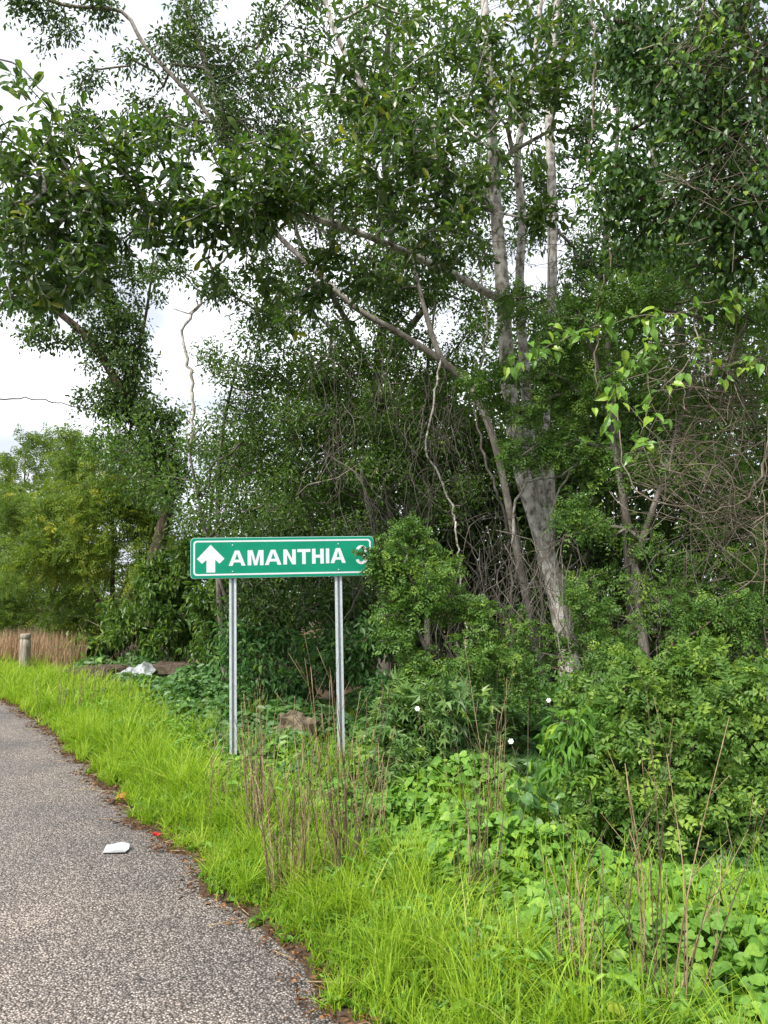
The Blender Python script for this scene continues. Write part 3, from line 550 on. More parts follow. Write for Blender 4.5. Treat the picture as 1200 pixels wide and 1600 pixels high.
# feathery yellow-green bushes along the road further on
for nm, lab, bx, dep, topy, cls, leafk, fn in (
    ('feathery_bush', 'yellow-green feathery bush beneath the vine-clad tree', 175, 19.4, 740, [(200,760,19,65,45,1.1,80), (130,790,19.2,75,50,1.1,90), (230,830,18.6,60,50,1,66), (150,860,18.8,90,50,1.1,100), (80,860,19.2,60,45,1.1,60), (230,900,18.6,50,40,.9,44)], 'feather', fern(12, .36, 7, .085, .038, vm=.55, spread=.3, flat=.6)),
    ('feathery_bush', 'green feathery bush with a dull twiggy skirt behind the wooden post', 95, 22, 860, [(50,900,21.5,80,45,1.2,84), (130,930,21,80,45,1.1,84), (30,950,21.5,60,35,1.1,60), (180,950,20,60,40,1,54), (100,980,20.5,70,24,.8,40)], 'feather', fern(11, .33, 7, .08, .036, vm=.35, spread=.3, flat=.6)),
    ('roadside_tree', 'pale airy tree furthest along the road at the edge of the sky', 40, 36, 690, [(30,715,36,60,28,1.6,40), (20,770,35.5,70,45,1.8,80), (100,725,35,55,35,1.5,46), (80,780,34,70,45,1.8,80), (-40,760,37,70,60,2,80), (60,690,35,30,14,1,10)], 'feather', fern(10, .55, 7, .14, .062, vm=.35, spread=.5, flat=.6)),
    ('roadside_tree', 'bushy mid green roadside tree beyond the yellow-green bush', 10, 30, 780, [(10,840,30,80,50,1.6,100), (70,820,29,60,40,1.4,66), (-30,900,30,70,60,1.6,80), (30,920,29,60,40,1.3,60)], 'feather', fern(10, .48, 7, .12, .055, vm=.45, spread=.4, flat=.6)),
    ('roadside_tree', 'grey-green airy tree just behind the vine-clad trunk', 150, 26, 690, [(140,715,26,55,32,1.3,46), (185,700,26,50,30,1.3,36), (110,760,26,60,40,1.3,60)], 'feather', fern(10, .42, 7, .105, .048, vm=.4, spread=.4, flat=.6))):
    b = foot(bx, dep); k = P(bx, topy, dep)
    tree(nm, lab, 'bush' if 'bush' in nm else 'tree', b, [([b - UP*.1, b*.6 + k*.4 + R.normal(size=3)*.15, k], .08, .02), ([b*.8 + k*.2, b*.4 + k*.6 + np.array((.8, 0, 0))], .05, .02), ([b*.8 + k*.2, b*.45 + k*.55 + np.array((-.9, 0, 0))], .05, .02)], cls, fn, M['brown'], M[leafk], bf=.25, wob=.05)

# the wood behind: trees alike in look
def backwood(k):
    b = np.array((0., 0, 0)); top = np.array((0, 0, 4.5)); rr = R.random
    cls_pts = np.concatenate([nrm(R.normal(size=(46, 3)))*np.array((1.3, 1.3, 1.1))*R.random((46, 1))**.4 + np.array((R.normal()*.9, R.normal()*.9, z)) for z in (1.1, 2.2, 3.3, 4.4, 5.4)])
    cls_pts[:, 2] = np.maximum(cls_pts[:, 2], .2); st = resample([b - UP*.15, np.array((.15, .1, 1.5)), np.array((-.1, .2, 3)), top], .25)
    wd, tp, td = grow([(st, .10, .03, -1)], cls_pts, .35, .25)
    s = Soup(); spray(s, tp, td, 26, .36, .12, .06, RH)
    return [('trunk', Soup().add(*stem_mesh(st, .10, .03, 9)), M['grey'], True), ('branches', wd, M['grey'], True), ('crown', s, M['dark' if k % 2 else 'mid'], False)]
bank = []
for k in range(3):
    bank.append([(n_, mesh(n_, *sp_.get(), smooth=s_), m_) for n_, sp_, m_, s_ in backwood(k)]); TRIS[0] += sum(len(x[1].polygons) for x in bank[-1])
spots = [(330, 15.5, .85), (450, 15, .95), (560, 14.6, .95), (650, 14.8, 1.0), (740, 14.5, 1.05), (820, 14.3, 1.05), (900, 14, 1.0), (990, 12.2, .85), (1080, 11.5, .85), (1170, 11, .9), (1270, 10.5, 1.0), (400, 18.5, .9), (520, 18, 1.1), (620, 18.4, 1.15), (720, 18, 1.2), (830, 17.8, 1.1), (950, 17, 1.15), (1060, 16.5, 1.2), (1180, 16, 1.3), (1300, 15, 1.2), (250, 19, .7), (160, 24, .7), (100, 31, .8), (30, 34, .9), (-60, 30, .9), (-120, 38, .9), (690, 13.4, .75), (770, 13.2, .72), (850, 12.6, .7), (610, 13.6, .7), (930, 12.6, .68)]
for i, (px, dep, sc_) in enumerate(spots):
    b = foot(px, dep); dk = i % 3 == 1; e = empty('wood_tree', b, ('dark-leaved' if dk else 'mid green') + ' small tree in the shaded wood behind the roadside growth', 'tree', ('dark' if dk else 'mid green') + ' trees of the wood behind')
    e.rotation_euler = (0, 0, i*2.3); e.scale = (sc_,)*3
    for n_, me, m_ in bank[i % 3]:
        if not me.materials: me.materials.append(m_)
        c = bpy.data.objects.new(n_, me); col.objects.link(c); c.parent = e
        if n_ == 'crown': c['kind'] = 'stuff'

# ------------------------------------------------------------------ shrubs
def cutleaf(s, tp, td): spray(s, tp, td, 12, .16, .15, .15, CU, droop=.35, flat=.9, vm=.45)
S1, _, _ = shrub('leafy_shrub', 'feathery shrub covering the end of the sign with its twigs', 'shrub', foot(690, 7.9), 5,
      [(650,850,7.7,55,32,.3,34), (610,900,7.65,45,26,.25,22), (660,910,7.6,70,40,.35,40), (700,960,7.5,70,50,.35,44), (640,980,7.6,60,40,.3,30), (720,1040,7.3,70,50,.35,44), (770,1000,7.5,50,60,.3,30), (650,1060,7.4,50,30,.3,20), (605,868,7.6,12,10,.06,5), (598,892,7.6,14,10,.06,6)],
      fern(9, .14, 5, .044, .027, vm=.55, flat=.85), M['grey'], M['pinn'], h=.9, bf=.3)
w = Soup(); s = Soup()
for a, b, n, k in (((612, 872, 7.6), (556, 864, 7.46), 6, .045), ((612, 872, 7.6), (570, 858, 7.47), 6, .04), ((612, 880, 7.6), (585, 866, 7.5), 6, .05), ((606, 895, 7.6), (578, 894, 7.5), 8, .055), ((606, 888, 7.6), (566, 868, 7.46), 5, .04)):
    A_, B_ = P(*a), P(*b); q = resample([A_, (A_+B_)/2 + np.array((0, -.02, .02)), B_], .04); w.add(*tube(q, np.linspace(.003, .0015, len(q)), 4))
    pinnate(s, q[-4:], np.repeat(nrm(B_-A_)[None], 4, 0), n, k, 4, .027, .017, spread=.02, vm=.3)
sg = obj('sprig', w, M['brown'], S1, True); obj('leaves', s, M['pinn'], sg, kind='stuff')
shrub('leafy_shrub', 'bluish shrub with deeply lobed leaves and small white flowers', 'shrub', foot(665, 6.6), 4,
      [(640,1105,6.4,65,32,.3,32), (700,1120,6.3,60,40,.3,32), (605,1150,6.4,40,45,.25,22), (660,1180,6.2,70,45,.3,36), (730,1190,6.2,45,45,.25,20)], cutleaf, M['brown'], M['cut'], h=.5)
shrub('leafy_shrub', 'broad feathery shrub spilling over the herbs, darkest at its foot', 'shrub', foot(1080, 5.3), 6,
      [(1060,1050,5.5,80,35,.3,44), (1130,1070,5.4,80,50,.35,50), (1000,1110,5.3,80,45,.3,50), (1090,1150,5.1,100,60,.4,66), (1170,1180,5.0,60,80,.35,44), (980,1200,5.0,70,50,.3,44), (1060,1250,4.9,90,60,.35,50), (1150,1280,4.8,80,45,.3,40), (1010,1290,4.75,60,40,.25,30), (930,1250,4.9,50,40,.25,24), (920,1100,5.6,50,40,.3,26)],
      fern(8, .15, 5, .054, .036, vm=.62, flat=.9), M['brown'], M['pinn'], h=.5)
shrub('leafy_shrub', 'shrub with long drooping lance-shaped leaves beside the feathery shrub', 'shrub', foot(915, 5.2), 3,
      [(900,1120,5.2,50,26,.2,16), (950,1150,5.0,50,30,.2,18), (880,1170,5.2,40,40,.2,14), (920,1220,5.0,50,40,.25,16)], small(12, .10, .032, LA, .1, droop=.8, vm=.38), M['brown'], M['herb'], h=.4)
shrub('leafy_shrub', 'tangled feathery shrub at the foot of the pale stems', 'shrub', foot(960, 7.2), 5,
      [(930,960,7.4,50,40,.3,24), (1000,990,7.2,70,40,.3,34), (1090,980,6.8,70,50,.3,36), (1160,960,6.6,60,60,.3,34), (850,1020,7.6,40,50,.3,22), (820,1080,7.2,50,40,.3,26), (960,1040,6.8,60,30,.3,24)], fern(8, .14, 5, .042, .025, vm=.42), M['brown'], M['pinn'], h=.8)
shrub('leafy_shrub', 'dark shrub with pointed leaves in the shade behind the sign posts', 'shrub', foot(450, 9.8), 5,
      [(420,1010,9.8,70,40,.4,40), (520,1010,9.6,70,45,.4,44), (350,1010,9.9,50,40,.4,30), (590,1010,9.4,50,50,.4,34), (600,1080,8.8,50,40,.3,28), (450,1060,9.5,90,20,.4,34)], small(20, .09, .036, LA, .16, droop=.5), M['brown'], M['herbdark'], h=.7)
shrub('leafy_shrub', 'dense green shrub with drooping leaves beside the sign, over the rubble', 'shrub', foot(265, 15.6), 5,
      [(260,890,15.6,60,35,.6,54), (225,940,15.6,55,40,.6,56), (290,950,15.2,60,50,.6,66), (325,1000,14.2,45,40,.5,44), (265,1005,15.2,50,26,.5,36), (320,880,15.2,40,40,.5,40), (345,930,13.6,40,50,.5,36)], small(24, .13, .048, LA, .18, droop=.6, vm=.5), M['brown'], M['mid'], h=.9)
shrub('leafy_shrub', 'low bright leafy bush by the rubble at the wood edge', 'shrub', foot(160, 17.4), 4,
      [(150,1000,17.2,40,20,.5,34), (190,985,17.0,40,26,.5,40), (130,1015,17,30,12,.4,20)], small(20, .15, .068, EL, .16, droop=.4, vm=.65), M['brown'], M['mid'], h=.5)
shrub('dead_shrub', 'brownish twiggy half-bare shrub under the feathery bushes', 'shrub', foot(205, 18), 6,
      [(190,930,18,60,40,.5,90), (220,980,17.6,45,30,.5,60), (150,970,18.4,40,30,.5,50)], small(5, .065, .026, RH, .15), M['twig'], M['feather'], h=1.0)

# the vine with big bright leaves hanging from the feathery tree
v0 = P(1200, 470, 6.6); e = empty('climbing_vine', foot(1190, 6.6), 'climbing vine with bright light-green leaves hanging over the twigs', 'vine')
paths = [[foot(1190, 6.6), P(1195, 900, 6.6), P(1200, 600, 6.6), v0], [v0, P(1120, 470, 6.4), P(1060, 490, 6.3), P(1010, 540, 6.25), P(960, 620, 6.2), P(945, 680, 6.2)], [P(1090, 480, 6.35), P(1080, 560, 6.3), P(1020, 620, 6.25), P(990, 720, 6.25)], [P(1195, 560, 6.6), P(1140, 570, 6.4), P(1090, 590, 6.3)], [P(1060, 490, 6.3), P(960, 500, 6.4), P(860, 540, 6.5), P(800, 560, 6.6)]]
w = Soup(); lp_ = []
for pth in paths:
    q = resample(pth, .08); q[1:-1] += R.normal(size=(len(q)-2, 3))*.01; w.add(*tube(q, np.linspace(.007, .003, len(q)), 5))
    if pth is not paths[0]: lp_.append(q)
obj('stem', w, M['twig'], e, True)
q = np.concatenate(lp_); q = q[(bumps(q[:, 0]*4, q[:, 2]*5) > -.35)]
pos = np.repeat(q, 6, 0) + R.normal(size=(len(q)*6, 3))*.06; d = R.normal(size=pos.shape)*.6 - UP*.6 - np.array((0, .3, 0)); u_ = UP*.6 + np.array((0, -.7, 0)) + R.normal(size=pos.shape)*.35
tv, tt = HE; protos = [mesh('leaf', tv*np.array((1, .62, 1)), tt, np.full(len(tv), v)) for v in (.2, .5, .7, .95)]
for me in protos: me.materials.append(M['bright'])
order = R.permutation(len(pos))[:240]
for n_, i in enumerate(order):
    dd = nrm(d[i]); sd = nrm(np.cross(u_[i], dd)); n3 = np.cross(dd, sd); k = R.uniform(.06, .125); p = pos[i] - np.array(e.location)
    lf = bpy.data.objects.new('leaf', protos[n_ % 4]); col.objects.link(lf); lf.parent = e
    lf.matrix_local = mathutils.Matrix(((dd[0]*k, sd[0]*k, n3[0]*k, p[0]), (dd[1]*k, sd[1]*k, n3[1]*k, p[1]), (dd[2]*k, sd[2]*k, n3[2]*k, p[2]), (0, 0, 0, 1)))

e = empty('climbing_vine', foot(1215, 6.2), 'sprig of bright yellow-green vine leaves high on the vine-draped tree', 'vine'); w = Soup(); lp_ = []
for pth in ([foot(1215, 6.2), P(1215, 800, 6.1), P(1210, 400, 6.0), P(1180, 120, 5.9), P(1130, 60, 5.85), P(1060, 45, 5.85), P(1020, 80, 5.85)], [P(1110, 55, 5.85), P(1080, 85, 5.8), P(1050, 120, 5.8)], [P(1150, 90, 5.88), P(1135, 40, 5.85), P(1100, 10, 5.85)]):
    q = resample(pth, .08); q[1:-1] += R.normal(size=(len(q)-2, 3))*.01; w.add(*tube(q, np.linspace(.006, .003, len(q)), 5)); lp_.append(q[-14:])
obj('stem', w, M['twig'], e, True); q = np.concatenate(lp_); pos = np.repeat(q, 3, 0) + R.normal(size=(len(q)*3, 3))*.04
for n_ in range(len(pos)):
    dd = nrm(R.normal(size=3)*.6 - UP*.5 - np.array((0, .3, 0))); sd = nrm(np.cross(UP*.5 + np.array((0, -.6, 0)) + R.normal(size=3)*.4, dd)); n3 = np.cross(dd, sd); k = R.uniform(.05, .09); p = pos[n_] - np.array(e.location)
    lf = bpy.data.objects.new('leaf', protos[n_ % 4]); col.objects.link(lf); lf.parent = e
    lf.matrix_local = mathutils.Matrix(((dd[0]*k, sd[0]*k, n3[0]*k, p[0]), (dd[1]*k, sd[1]*k, n3[1]*k, p[1]), (dd[2]*k, sd[2]*k, n3[2]*k, p[2]), (0, 0, 0, 1)))

# bare vines and dead stems among the growth
def liana(lab, pts, r, m='twig', nm='hanging_vine', cat='vine', wig=.015):
    q = resample(pts, .1); q[1:-1] += R.normal(size=(len(q)-2, 3))*wig
    return tag(obj(nm, Soup().add(*tube(q, np.linspace(r, r*.6, len(q)), 6)), M[m], None, True), lab, cat)
liana('pale bare vine curving down beside the sky gap near the straight stem', [P(925, -20, 7.6), P(928, 130, 7.6), P(922, 260, 7.6), P(938, 320, 7.6), P(950, 370, 7.7), P(950, 420, 7.8), P(935, 480, 7.9), P(930, 620, 8.0)], .014)
liana('long thin pale vine drooping across the thicket above the sign end', [P(690, 560, 10.2), P(675, 640, 10), P(665, 700, 9.8), P(685, 740, 9.6), P(705, 800, 9.3), P(715, 850, 9)] + [foot(735, 8.9)], .015, 'pale')
liana('grey vine slanting up to the bend of the leaning tree', [foot(800, 9.6), P(795, 830, 9.8), P(775, 770, 10), P(750, 690, 10.3), P(742, 620, 10.6), P(760, 520, 10.8), P(750, 400, 10.8)], .022, 'grey')
liana('arching bare branch crossing in front of the pale stems', [P(800, 850, 9.2), P(803, 800, 9.2), P(822, 755, 9.2), P(860, 748, 9.2), P(890, 735, 9.1), P(935, 698, 9.0), P(965, 670, 9.0)], .018, 'pale', 'bare_branch', 'branch')
liana('pale dead branch rising in front of the straight stem', [P(848, 830, 9.0), P(868, 780, 8.9), P(890, 735, 8.8), P(918, 708, 8.7), P(942, 692, 8.6)], .014, 'pale', 'bare_branch', 'branch')
liana('thin brown vine looping down through the bright-leaved vine', [P(1200, 690, 6.9), P(1180, 760, 6.9), P(1130, 795, 6.9), P(1060, 790, 6.9), P(1000, 770, 7.0), P(975, 720, 7.2), P(965, 640, 7.4)], .010, 'twig')
liana('bent pale dead limb standing in the sky gap by the vine-clad tree', [P(300, 700, 12.4), P(300, 600, 12.4), P(292, 560, 12.4), P(286, 520, 12.4), P(300, 490, 12.4), P(312, 475, 12.4), P(330, 430, 12.4), P(360, 395, 12.2)], .035, 'pale', 'bare_branch', 'branch')
liana('bare grey twig forking over the long leafy limb against the sky', [P(-60, 60, 7.3), P(0, 95, 7.2), P(30, 105, 7.2), P(52, 122, 7.2), P(110, 200, 7.3)], .010, 'grey', 'bare_branch', 'branch')
liana('thin bare twig reaching out into the sky by the vine-clad tree', [P(-40, 628, 15), P(40, 622, 15.4), P(90, 630, 16), P(150, 640, 17), P(205, 640, 17.2)], .016, 'grey', 'bare_branch', 'branch')
liana('short hooked dead twig beside the bent pale dead limb', [P(312, 475, 12.4), P(296, 488, 12.4), P(270, 482, 12.4)], .016, 'pale', 'bare_branch', 'branch')
def twigs(name, lab, clusters, n, ln, mt, r=(.003, .007), vert=.5, cat='undergrowth'):
    s = Soup(); pts = sample([(c[0], c[1], c[2], c[3], c[4], c[5], max(1, int(n*c[6]))) for c in clusters])
    for p in pts:
        d = nrm(R.normal(size=3)*np.array((1, .6, .6)) + UP*vert*R.choice((-1, 1))); k = R.uniform(.5, 1.3)*ln; c = R.normal(size=3)*k*.16
        q = resample([p - d*k*.5, p + c, p + d*k*.5 + R.normal(size=3)*.1*k - UP*.1*k], .12); q[1:-1] += R.normal(size=(len(q)-2, 3))*.008
        q[:, 2] = np.maximum(q[:, 2], gh(q[:, 0], q[:, 1]) + .01); rr = R.uniform(*r); s.add(*tube(q, np.linspace(rr, rr*.5, len(q)), 3, cap=False))
    return tag(obj(name, s, M[mt], None, True), lab, cat, kind='stuff')
twigs('dry_twigs', 'tangle of dry brown twigs below the bright-leaved vine', [(1120,660,7.4,90,120,.4,.3), (1150,800,7.2,70,90,.4,.26), (1040,760,7.6,80,80,.4,.2), (1130,560,7.0,70,50,.3,.12), (1130,90,6.2,80,90,.3,.2), (1150,260,6.2,60,90,.3,.2)], 300, .9, 'twig', (.0025, .0065), vert=.35)
twigs('dry_stems', 'thin upright dry stems and vines in the shade among the trunks', [(660,700,10.5,110,180,.6,.3), (700,900,9.6,130,120,.5,.35), (600,860,10,90,90,.5,.2), (960,960,7.4,130,100,.4,.16), (540,640,11,70,100,.4,.15), (830,920,8.8,90,120,.4,.2)], 300, 1.15, 'grey', vert=2.2)
twigs('fine_twigs', 'fine bare twigs between the leaves of the canopy', [(500,330,9.5,160,90,.6,.3), (430,180,10.5,150,120,.6,.25), (760,330,9.3,120,130,.5,.35), (950,420,9,90,90,.5,.15)], 240, .8, 'grey', vert=.2)

# ------------------------------------------------------------------ verge: grass, herbs, stalks
def blades(s, x, y, h, w, lean, vm, vj=.18):
    n = len(x); b = np.stack([x, y, gh(x, y) - .01], -1); a = R.random(n)*6.283; dr = np.stack([np.cos(a), np.sin(a), 0*a], -1)
    sd = np.stack([-np.sin(a + R.normal(0, .6, n)), np.cos(a + R.normal(0, .6, n)), 0*a], -1); V = []
    for k, ww in ((0, 1.), (.35, .9), (.72, .6), (1., 0)):
        c = b + UP*(h*(k - .28*lean*k*k))[:, None] + dr*(h*lean*k*k)[:, None]
        V += [c - sd*(w*ww/2)[:, None], c + sd*(w*ww/2)[:, None]] if ww else [c]
    V = np.stack(V, 1); T = np.array([(0,1,3), (0,3,2), (2,3,5), (2,5,4), (4,5,6)])
    s.add(V.reshape(-1, 3), (np.arange(n)[:, None, None]*7 + T).reshape(-1, 3), np.repeat(np.clip(vm + R.normal(0, vj, n), 0, 1), 7))
def verge(n, s0, s1, a, b, pw=1.0):                            # points along the verge, a..b metres from the road's edge
    s = R.uniform(s0, s1, n); t = road_edge(s) + a + (b-a)*R.random(n)**pw; return XY(s, t)
def post_gap(x, y):                                             # trodden, low growth just in front of the sign posts
    d = [np.hypot(x - b_[0]*f_, y - b_[1]*f_) for b_ in (lp, rpst) for f_ in (.99, .95, .91, .87)]; return np.clip(np.min(d, 0)/.42, 0, 1)
gr = Soup()
for n, s0, s1, wd, hh in ((56000, .3, 5.5, .006, .25), (44000, 5.5, 10, .0085, .26), (26000, 10, 19, .013, .27), (8000, 19, 34, .02, .3)):
    x, y = verge(n, s0, s1, .0, 1.9, 1.35); s_, t_ = ST(x, y); d = t_ - road_edge(s_)
    wid = np.interp(s_, [0, 3, 6, 9, 14], [.75, .75, .75, .95, 1.6]); den = np.clip(1.6 - d/wid*1.15 + .35*bumps(x, y, 1.6), 0, 1)*np.clip(.25 + d/.14, 0, 1); keep = R.random(n) < den; x, y, d = x[keep], y[keep], d[keep]
    tx_, ty_ = np.round(x/.11 + .4*np.sin(y*17)), np.round(y/.11 + .4*np.sin(x*19)); tuft = np.abs(np.sin(tx_*12.9898 + ty_*78.233)*43758.5453) % 1
    x = x + (tx_*.11 - x)*.35*tuft; y = y + (ty_*.11 - y)*.35*tuft
    h = hh*.85*(.5 + .95*tuft**1.5)*np.clip(post_gap(x, y)*1.1 - .05, .3, 1)*np.clip(R.normal(1, .3, len(x)), .35, 1.9)*(.5 + .5*sm(d/.35))*(1 + .3*bumps(x, y, 2.3) + .35*bumps(x, y, 7.))
    blades(gr, x, y, h, np.full(len(x), wd)*R.uniform(.6, 1.3, len(x)), np.clip(R.normal(.62, .36, len(x)), .05, 1.4), np.clip(.45 + .2*bumps(x, y, 2.1) + .3*(tuft - .5), 0, 1))
x, y = verge(9000, .5, 9, 1.2, 3.0); k = bumps(x, y, 1.3) > .12; x, y = x[k], y[k]
blades(gr, x, y, .34*R.uniform(.6, 1.3, len(x)), np.full(len(x), .0065), np.clip(R.normal(.4, .25, len(x)), .05, 1), .45)
tag(obj('grass', gr, M['grass']), 'lime green grass along the edge of the road', 'grass', kind='stuff')

def herbs(name, lab, areas, mt, T, Ln, Wd, vm=.45, stems=True):
    s = Soup(); stem = Soup()
    for n, s0, s1, a, b, hmax, lk in areas:
        x, y = verge(n, s0, s1, a, b); hill = np.clip(.55 + .6*bumps(x, y, 2.2), .12, 1.15)*hmax
        s_, t_ = ST(x, y); rub = [ground(*p_) for p_ in ((215, 1072), (160, 1068), (270, 1072))]; far_ = np.min([np.hypot(x - c_[0], (y - c_[1])*.6) for c_ in rub], 0); hill = hill*np.clip(far_/.9 - .1, .5, 1)*np.clip(post_gap(x, y), .3, 1); edge = np.minimum(np.clip((t_ - road_edge(s_) - a)/.5, .15, 1), np.clip((b - (t_ - road_edge(s_)))/.7, .25, 1))
        z = gh(x, y) + hill*edge*(1 - R.random(n)**1.6*.8); p = np.stack([x, y, z], -1)
        d = R.normal(size=(n, 3))*np.array((1, 1, .25)) - UP*.25; u_ = UP*.85 + np.array((-.10, -.30, 0)) + R.normal(size=(n, 3))*.45; sz = np.clip(R.normal(1, .28, n), .45, 1.7)*lk
        V, Tr, kk = leaves(p, d, u_, Ln*sz, Wd*sz, T)
        s.add(V, Tr, np.repeat(np.clip(vm + .12*bumps(x*1.3, y*1.3, 2) + R.normal(0, .18, n), 0, 1), kk))
        i = R.random(n) < .25; m = i.sum(); b0 = np.stack([x[i] + R.normal(0, .03, m), y[i] + R.normal(0, .03, m), gh(x[i], y[i])], -1); e_ = p[i]; sd = nrm(np.cross(e_ - b0, rv(m)))*.002
        V = np.stack([b0 - sd, b0 + sd, e_], 1); s.add(V.reshape(-1, 3), np.arange(m*3).reshape(-1, 3), .35)
    return tag(obj(name, s, M[mt], None, True), lab, 'herbs', kind='stuff')
herbs('ground_cover', 'bright heart-leaved herbs covering the verge beside the grass', [(20000, -.8, 3.6, .5, 2.35, .30, .95), (17000, 3.6, 7.5, .8, 2.9, .34, 1.05)], 'herb', HE, .054, .048, vm=.55)
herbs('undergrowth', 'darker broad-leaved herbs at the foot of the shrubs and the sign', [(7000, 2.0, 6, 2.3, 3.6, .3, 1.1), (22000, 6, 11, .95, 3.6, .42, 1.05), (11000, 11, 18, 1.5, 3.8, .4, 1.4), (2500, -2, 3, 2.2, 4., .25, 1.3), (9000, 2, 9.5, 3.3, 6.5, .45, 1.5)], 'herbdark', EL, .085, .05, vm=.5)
herbs('weeds', 'scattered narrow-leaved weeds standing in the grass', [(6000, .3, 5, .02, 1.5, .24, 1.0), (6000, 5, 12, .1, 1.8, .28, 1.2)], 'herb', LA, .075, .022, vm=.6)
lt = Soup(); x, y = verge(5200, .2, 14, -.14, .26); n = len(x); p = np.stack([x, y, np.maximum(gh(x, y), .004) + .004 + R.random(n)*.012], -1)
V, Tr, kk = leaves(p, R.normal(size=(n, 3))*np.array((1, 1, .12)), UP + R.normal(size=(n, 3))*.3, R.uniform(.012, .05, n), R.uniform(.006, .02, n), RH); lt.add(V, Tr, np.repeat(R.random(n), kk))
tag(obj('leaf_litter', lt, M['litter']), 'brown dead leaves and bits along the road edge', 'leaf litter', kind='stuff')
tw = Soup(); x, y = verge(150, .3, 12, -.16, .2)
for a, b in zip(x, y):
    th = R.random()*3.14; k = R.uniform(.05, .16); dv = np.array((math.cos(th), math.sin(th), 0))*k; z = max(float(gh(a, b)), .004) + .008; c = np.array((a, b, z))
    tw.add(*tube(np.array([c - dv, c + R.normal(size=3)*np.array((.015, .015, .004)), c + dv]), [.003, .003, .002], 4))
tag(obj('twig_litter', tw, M['stalk'], None, True), 'small fallen twigs along the road edge', 'twigs', kind='stuff')

dg = Soup()
for n, px, dep, rad in ((1900, 15, 18.2, .9), (900, -25, 16.4, .7), (1300, 75, 17.4, .8), (300, 110, 16.2, .4)):
    c = foot(px, dep); a = R.random(n)*6.283; r = rad*R.random(n)**.5; x, y = c[0] + r*np.cos(a), c[1] + r*np.sin(a)
    blades(dg, x, y, R.uniform(.3, .9, n), np.full(n, .012), np.clip(R.normal(.2, .15, n), .02, .8), .5, .25)
tag(obj('dry_grass', dg, M['drygrass']), 'tall pinkish dry grass around the wooden post', 'dry grass', kind='stuff')

def stalk_clump(lab, px, py, n, h, spread, lean=.12, group=None, r=.0036):
    b = ground(px, py); e = empty('dry_weed_clump', b, lab, 'dry weeds', group)
    for i in range(int(n*1.3)):
        a = R.random()*6.283; o = np.array((math.cos(a), math.sin(a), 0))*spread*R.random()**.6; p = b + o; p[2] = float(gh(p[0], p[1])) - .02
        k = h*R.uniform(.55, 1.3); d = nrm(UP + R.normal(size=3)*lean + o*.25); rr = r*R.uniform(.6, 1.2)
        q = resample([p, p + d*k*.5 + R.normal(size=3)*.015, p + d*k + R.normal(size=3)*.05*k], .12); s = Soup().add(*tube(q, np.linspace(rr, rr*.35, len(q)), 5))
        for j in range(R.integers(2, 7)):
            m = q[R.integers(1, len(q))]; s.add(*tube(np.array([m, m + nrm(d + R.normal(size=3)*.35)*k*R.uniform(.08, .28)]), [rr*.5, rr*.2], 3))
        obj('stalk', s, M['stalk' if R.random() < .62 else 'stalkdark'], e, True)
for lab, px, py, n, h, spr, ln in (
    ('dense clump of dry brown stalks between the grass and the sign post', 395, 1335, 26, .75, .09, .10), ('wide clump of dry stalks leaning through the tall grass', 455, 1410, 28, .78, .12, .14), ('tall pale dry stalks in front of the second sign post', 535, 1400, 24, .95, .09, .10),
    ('thin dry stalks with reddish tops beside the tall pale ones', 575, 1330, 12, .6, .14, .1), ('sparse dark dry stalks among herbs near the lobed-leaf shrub', 735, 1440, 12, .75, .12, .1), ('few tall slanting dry stalks before the lance-leaved shrub', 780, 1345, 9, 1.0, .14, .16),
    ('broken stub-topped dry stalks in the herbs', 900, 1610, 12, .55, .10, .09), ('pair of long straight dry stalks standing in the heart-leaved herbs', 1010, 1600, 5, .82, .06, .07), ('bundle of long leaning dry stalks before the broad feathery shrub', 1060, 1640, 9, .95, .08, .24),
    ('dark dry stalks in the lime grass short of the wooden post', 110, 1125, 14, .75, .35, .12), ('dry stalks close by the wooden post', 60, 1055, 10, .8, .4, .12), ('thin dry stalks rising from bright grass before the rubble', 175, 1110, 9, .8, .3, .12),
    ('short dry stalks at the road end of the grass clump', 350, 1300, 8, .5, .12, .12)):
    stalk_clump(lab, px, py, n, h, spr, ln)

# ------------------------------------------------------------------ post, rubble, litter, flowers
b = ground(38, 1056); b[2] = float(gh(b[0], b[1])); h = .82
pr = np.array([0, .02, .3, .55, h-.12, h-.115, h-.10, h-.095, h-.012, h]); rd = np.array([.115, .112, .108, .105, .104, .098, .098, .104, .104, .09]); n = 20
th = np.arange(n)/n*6.283; gro = 1 - .06*(np.sin(th*7 + 1) > .75) - .04*(np.sin(th*11) > .8) + R.normal(0, .012, n)
V, T = tube(np.stack([0*pr + b[0] - .012*pr, 0*pr + b[1], b[2] - .04 + pr], -1), rd[:, None]*gro, n)
M['post'] = bark_mat('weathered wood', [(.3, (.12, .10, .08)), (.5, (.27, .235, .19)), (.72, (.42, .38, .32))], 22, (1, 1, .12))
e = empty('wooden_post', b, 'weathered grey wooden post standing in dry grass by the road', 'post')
obj('shaft', Soup().add(V, T), M['post'], e, True)
q = b + np.array((-.012*h, 0, h-.035)); obj('end_grain', Soup().add(*tube(np.array([q - UP*.02, q - UP*.003, q]), [.09, .088, .06], n)), M['post'], e)

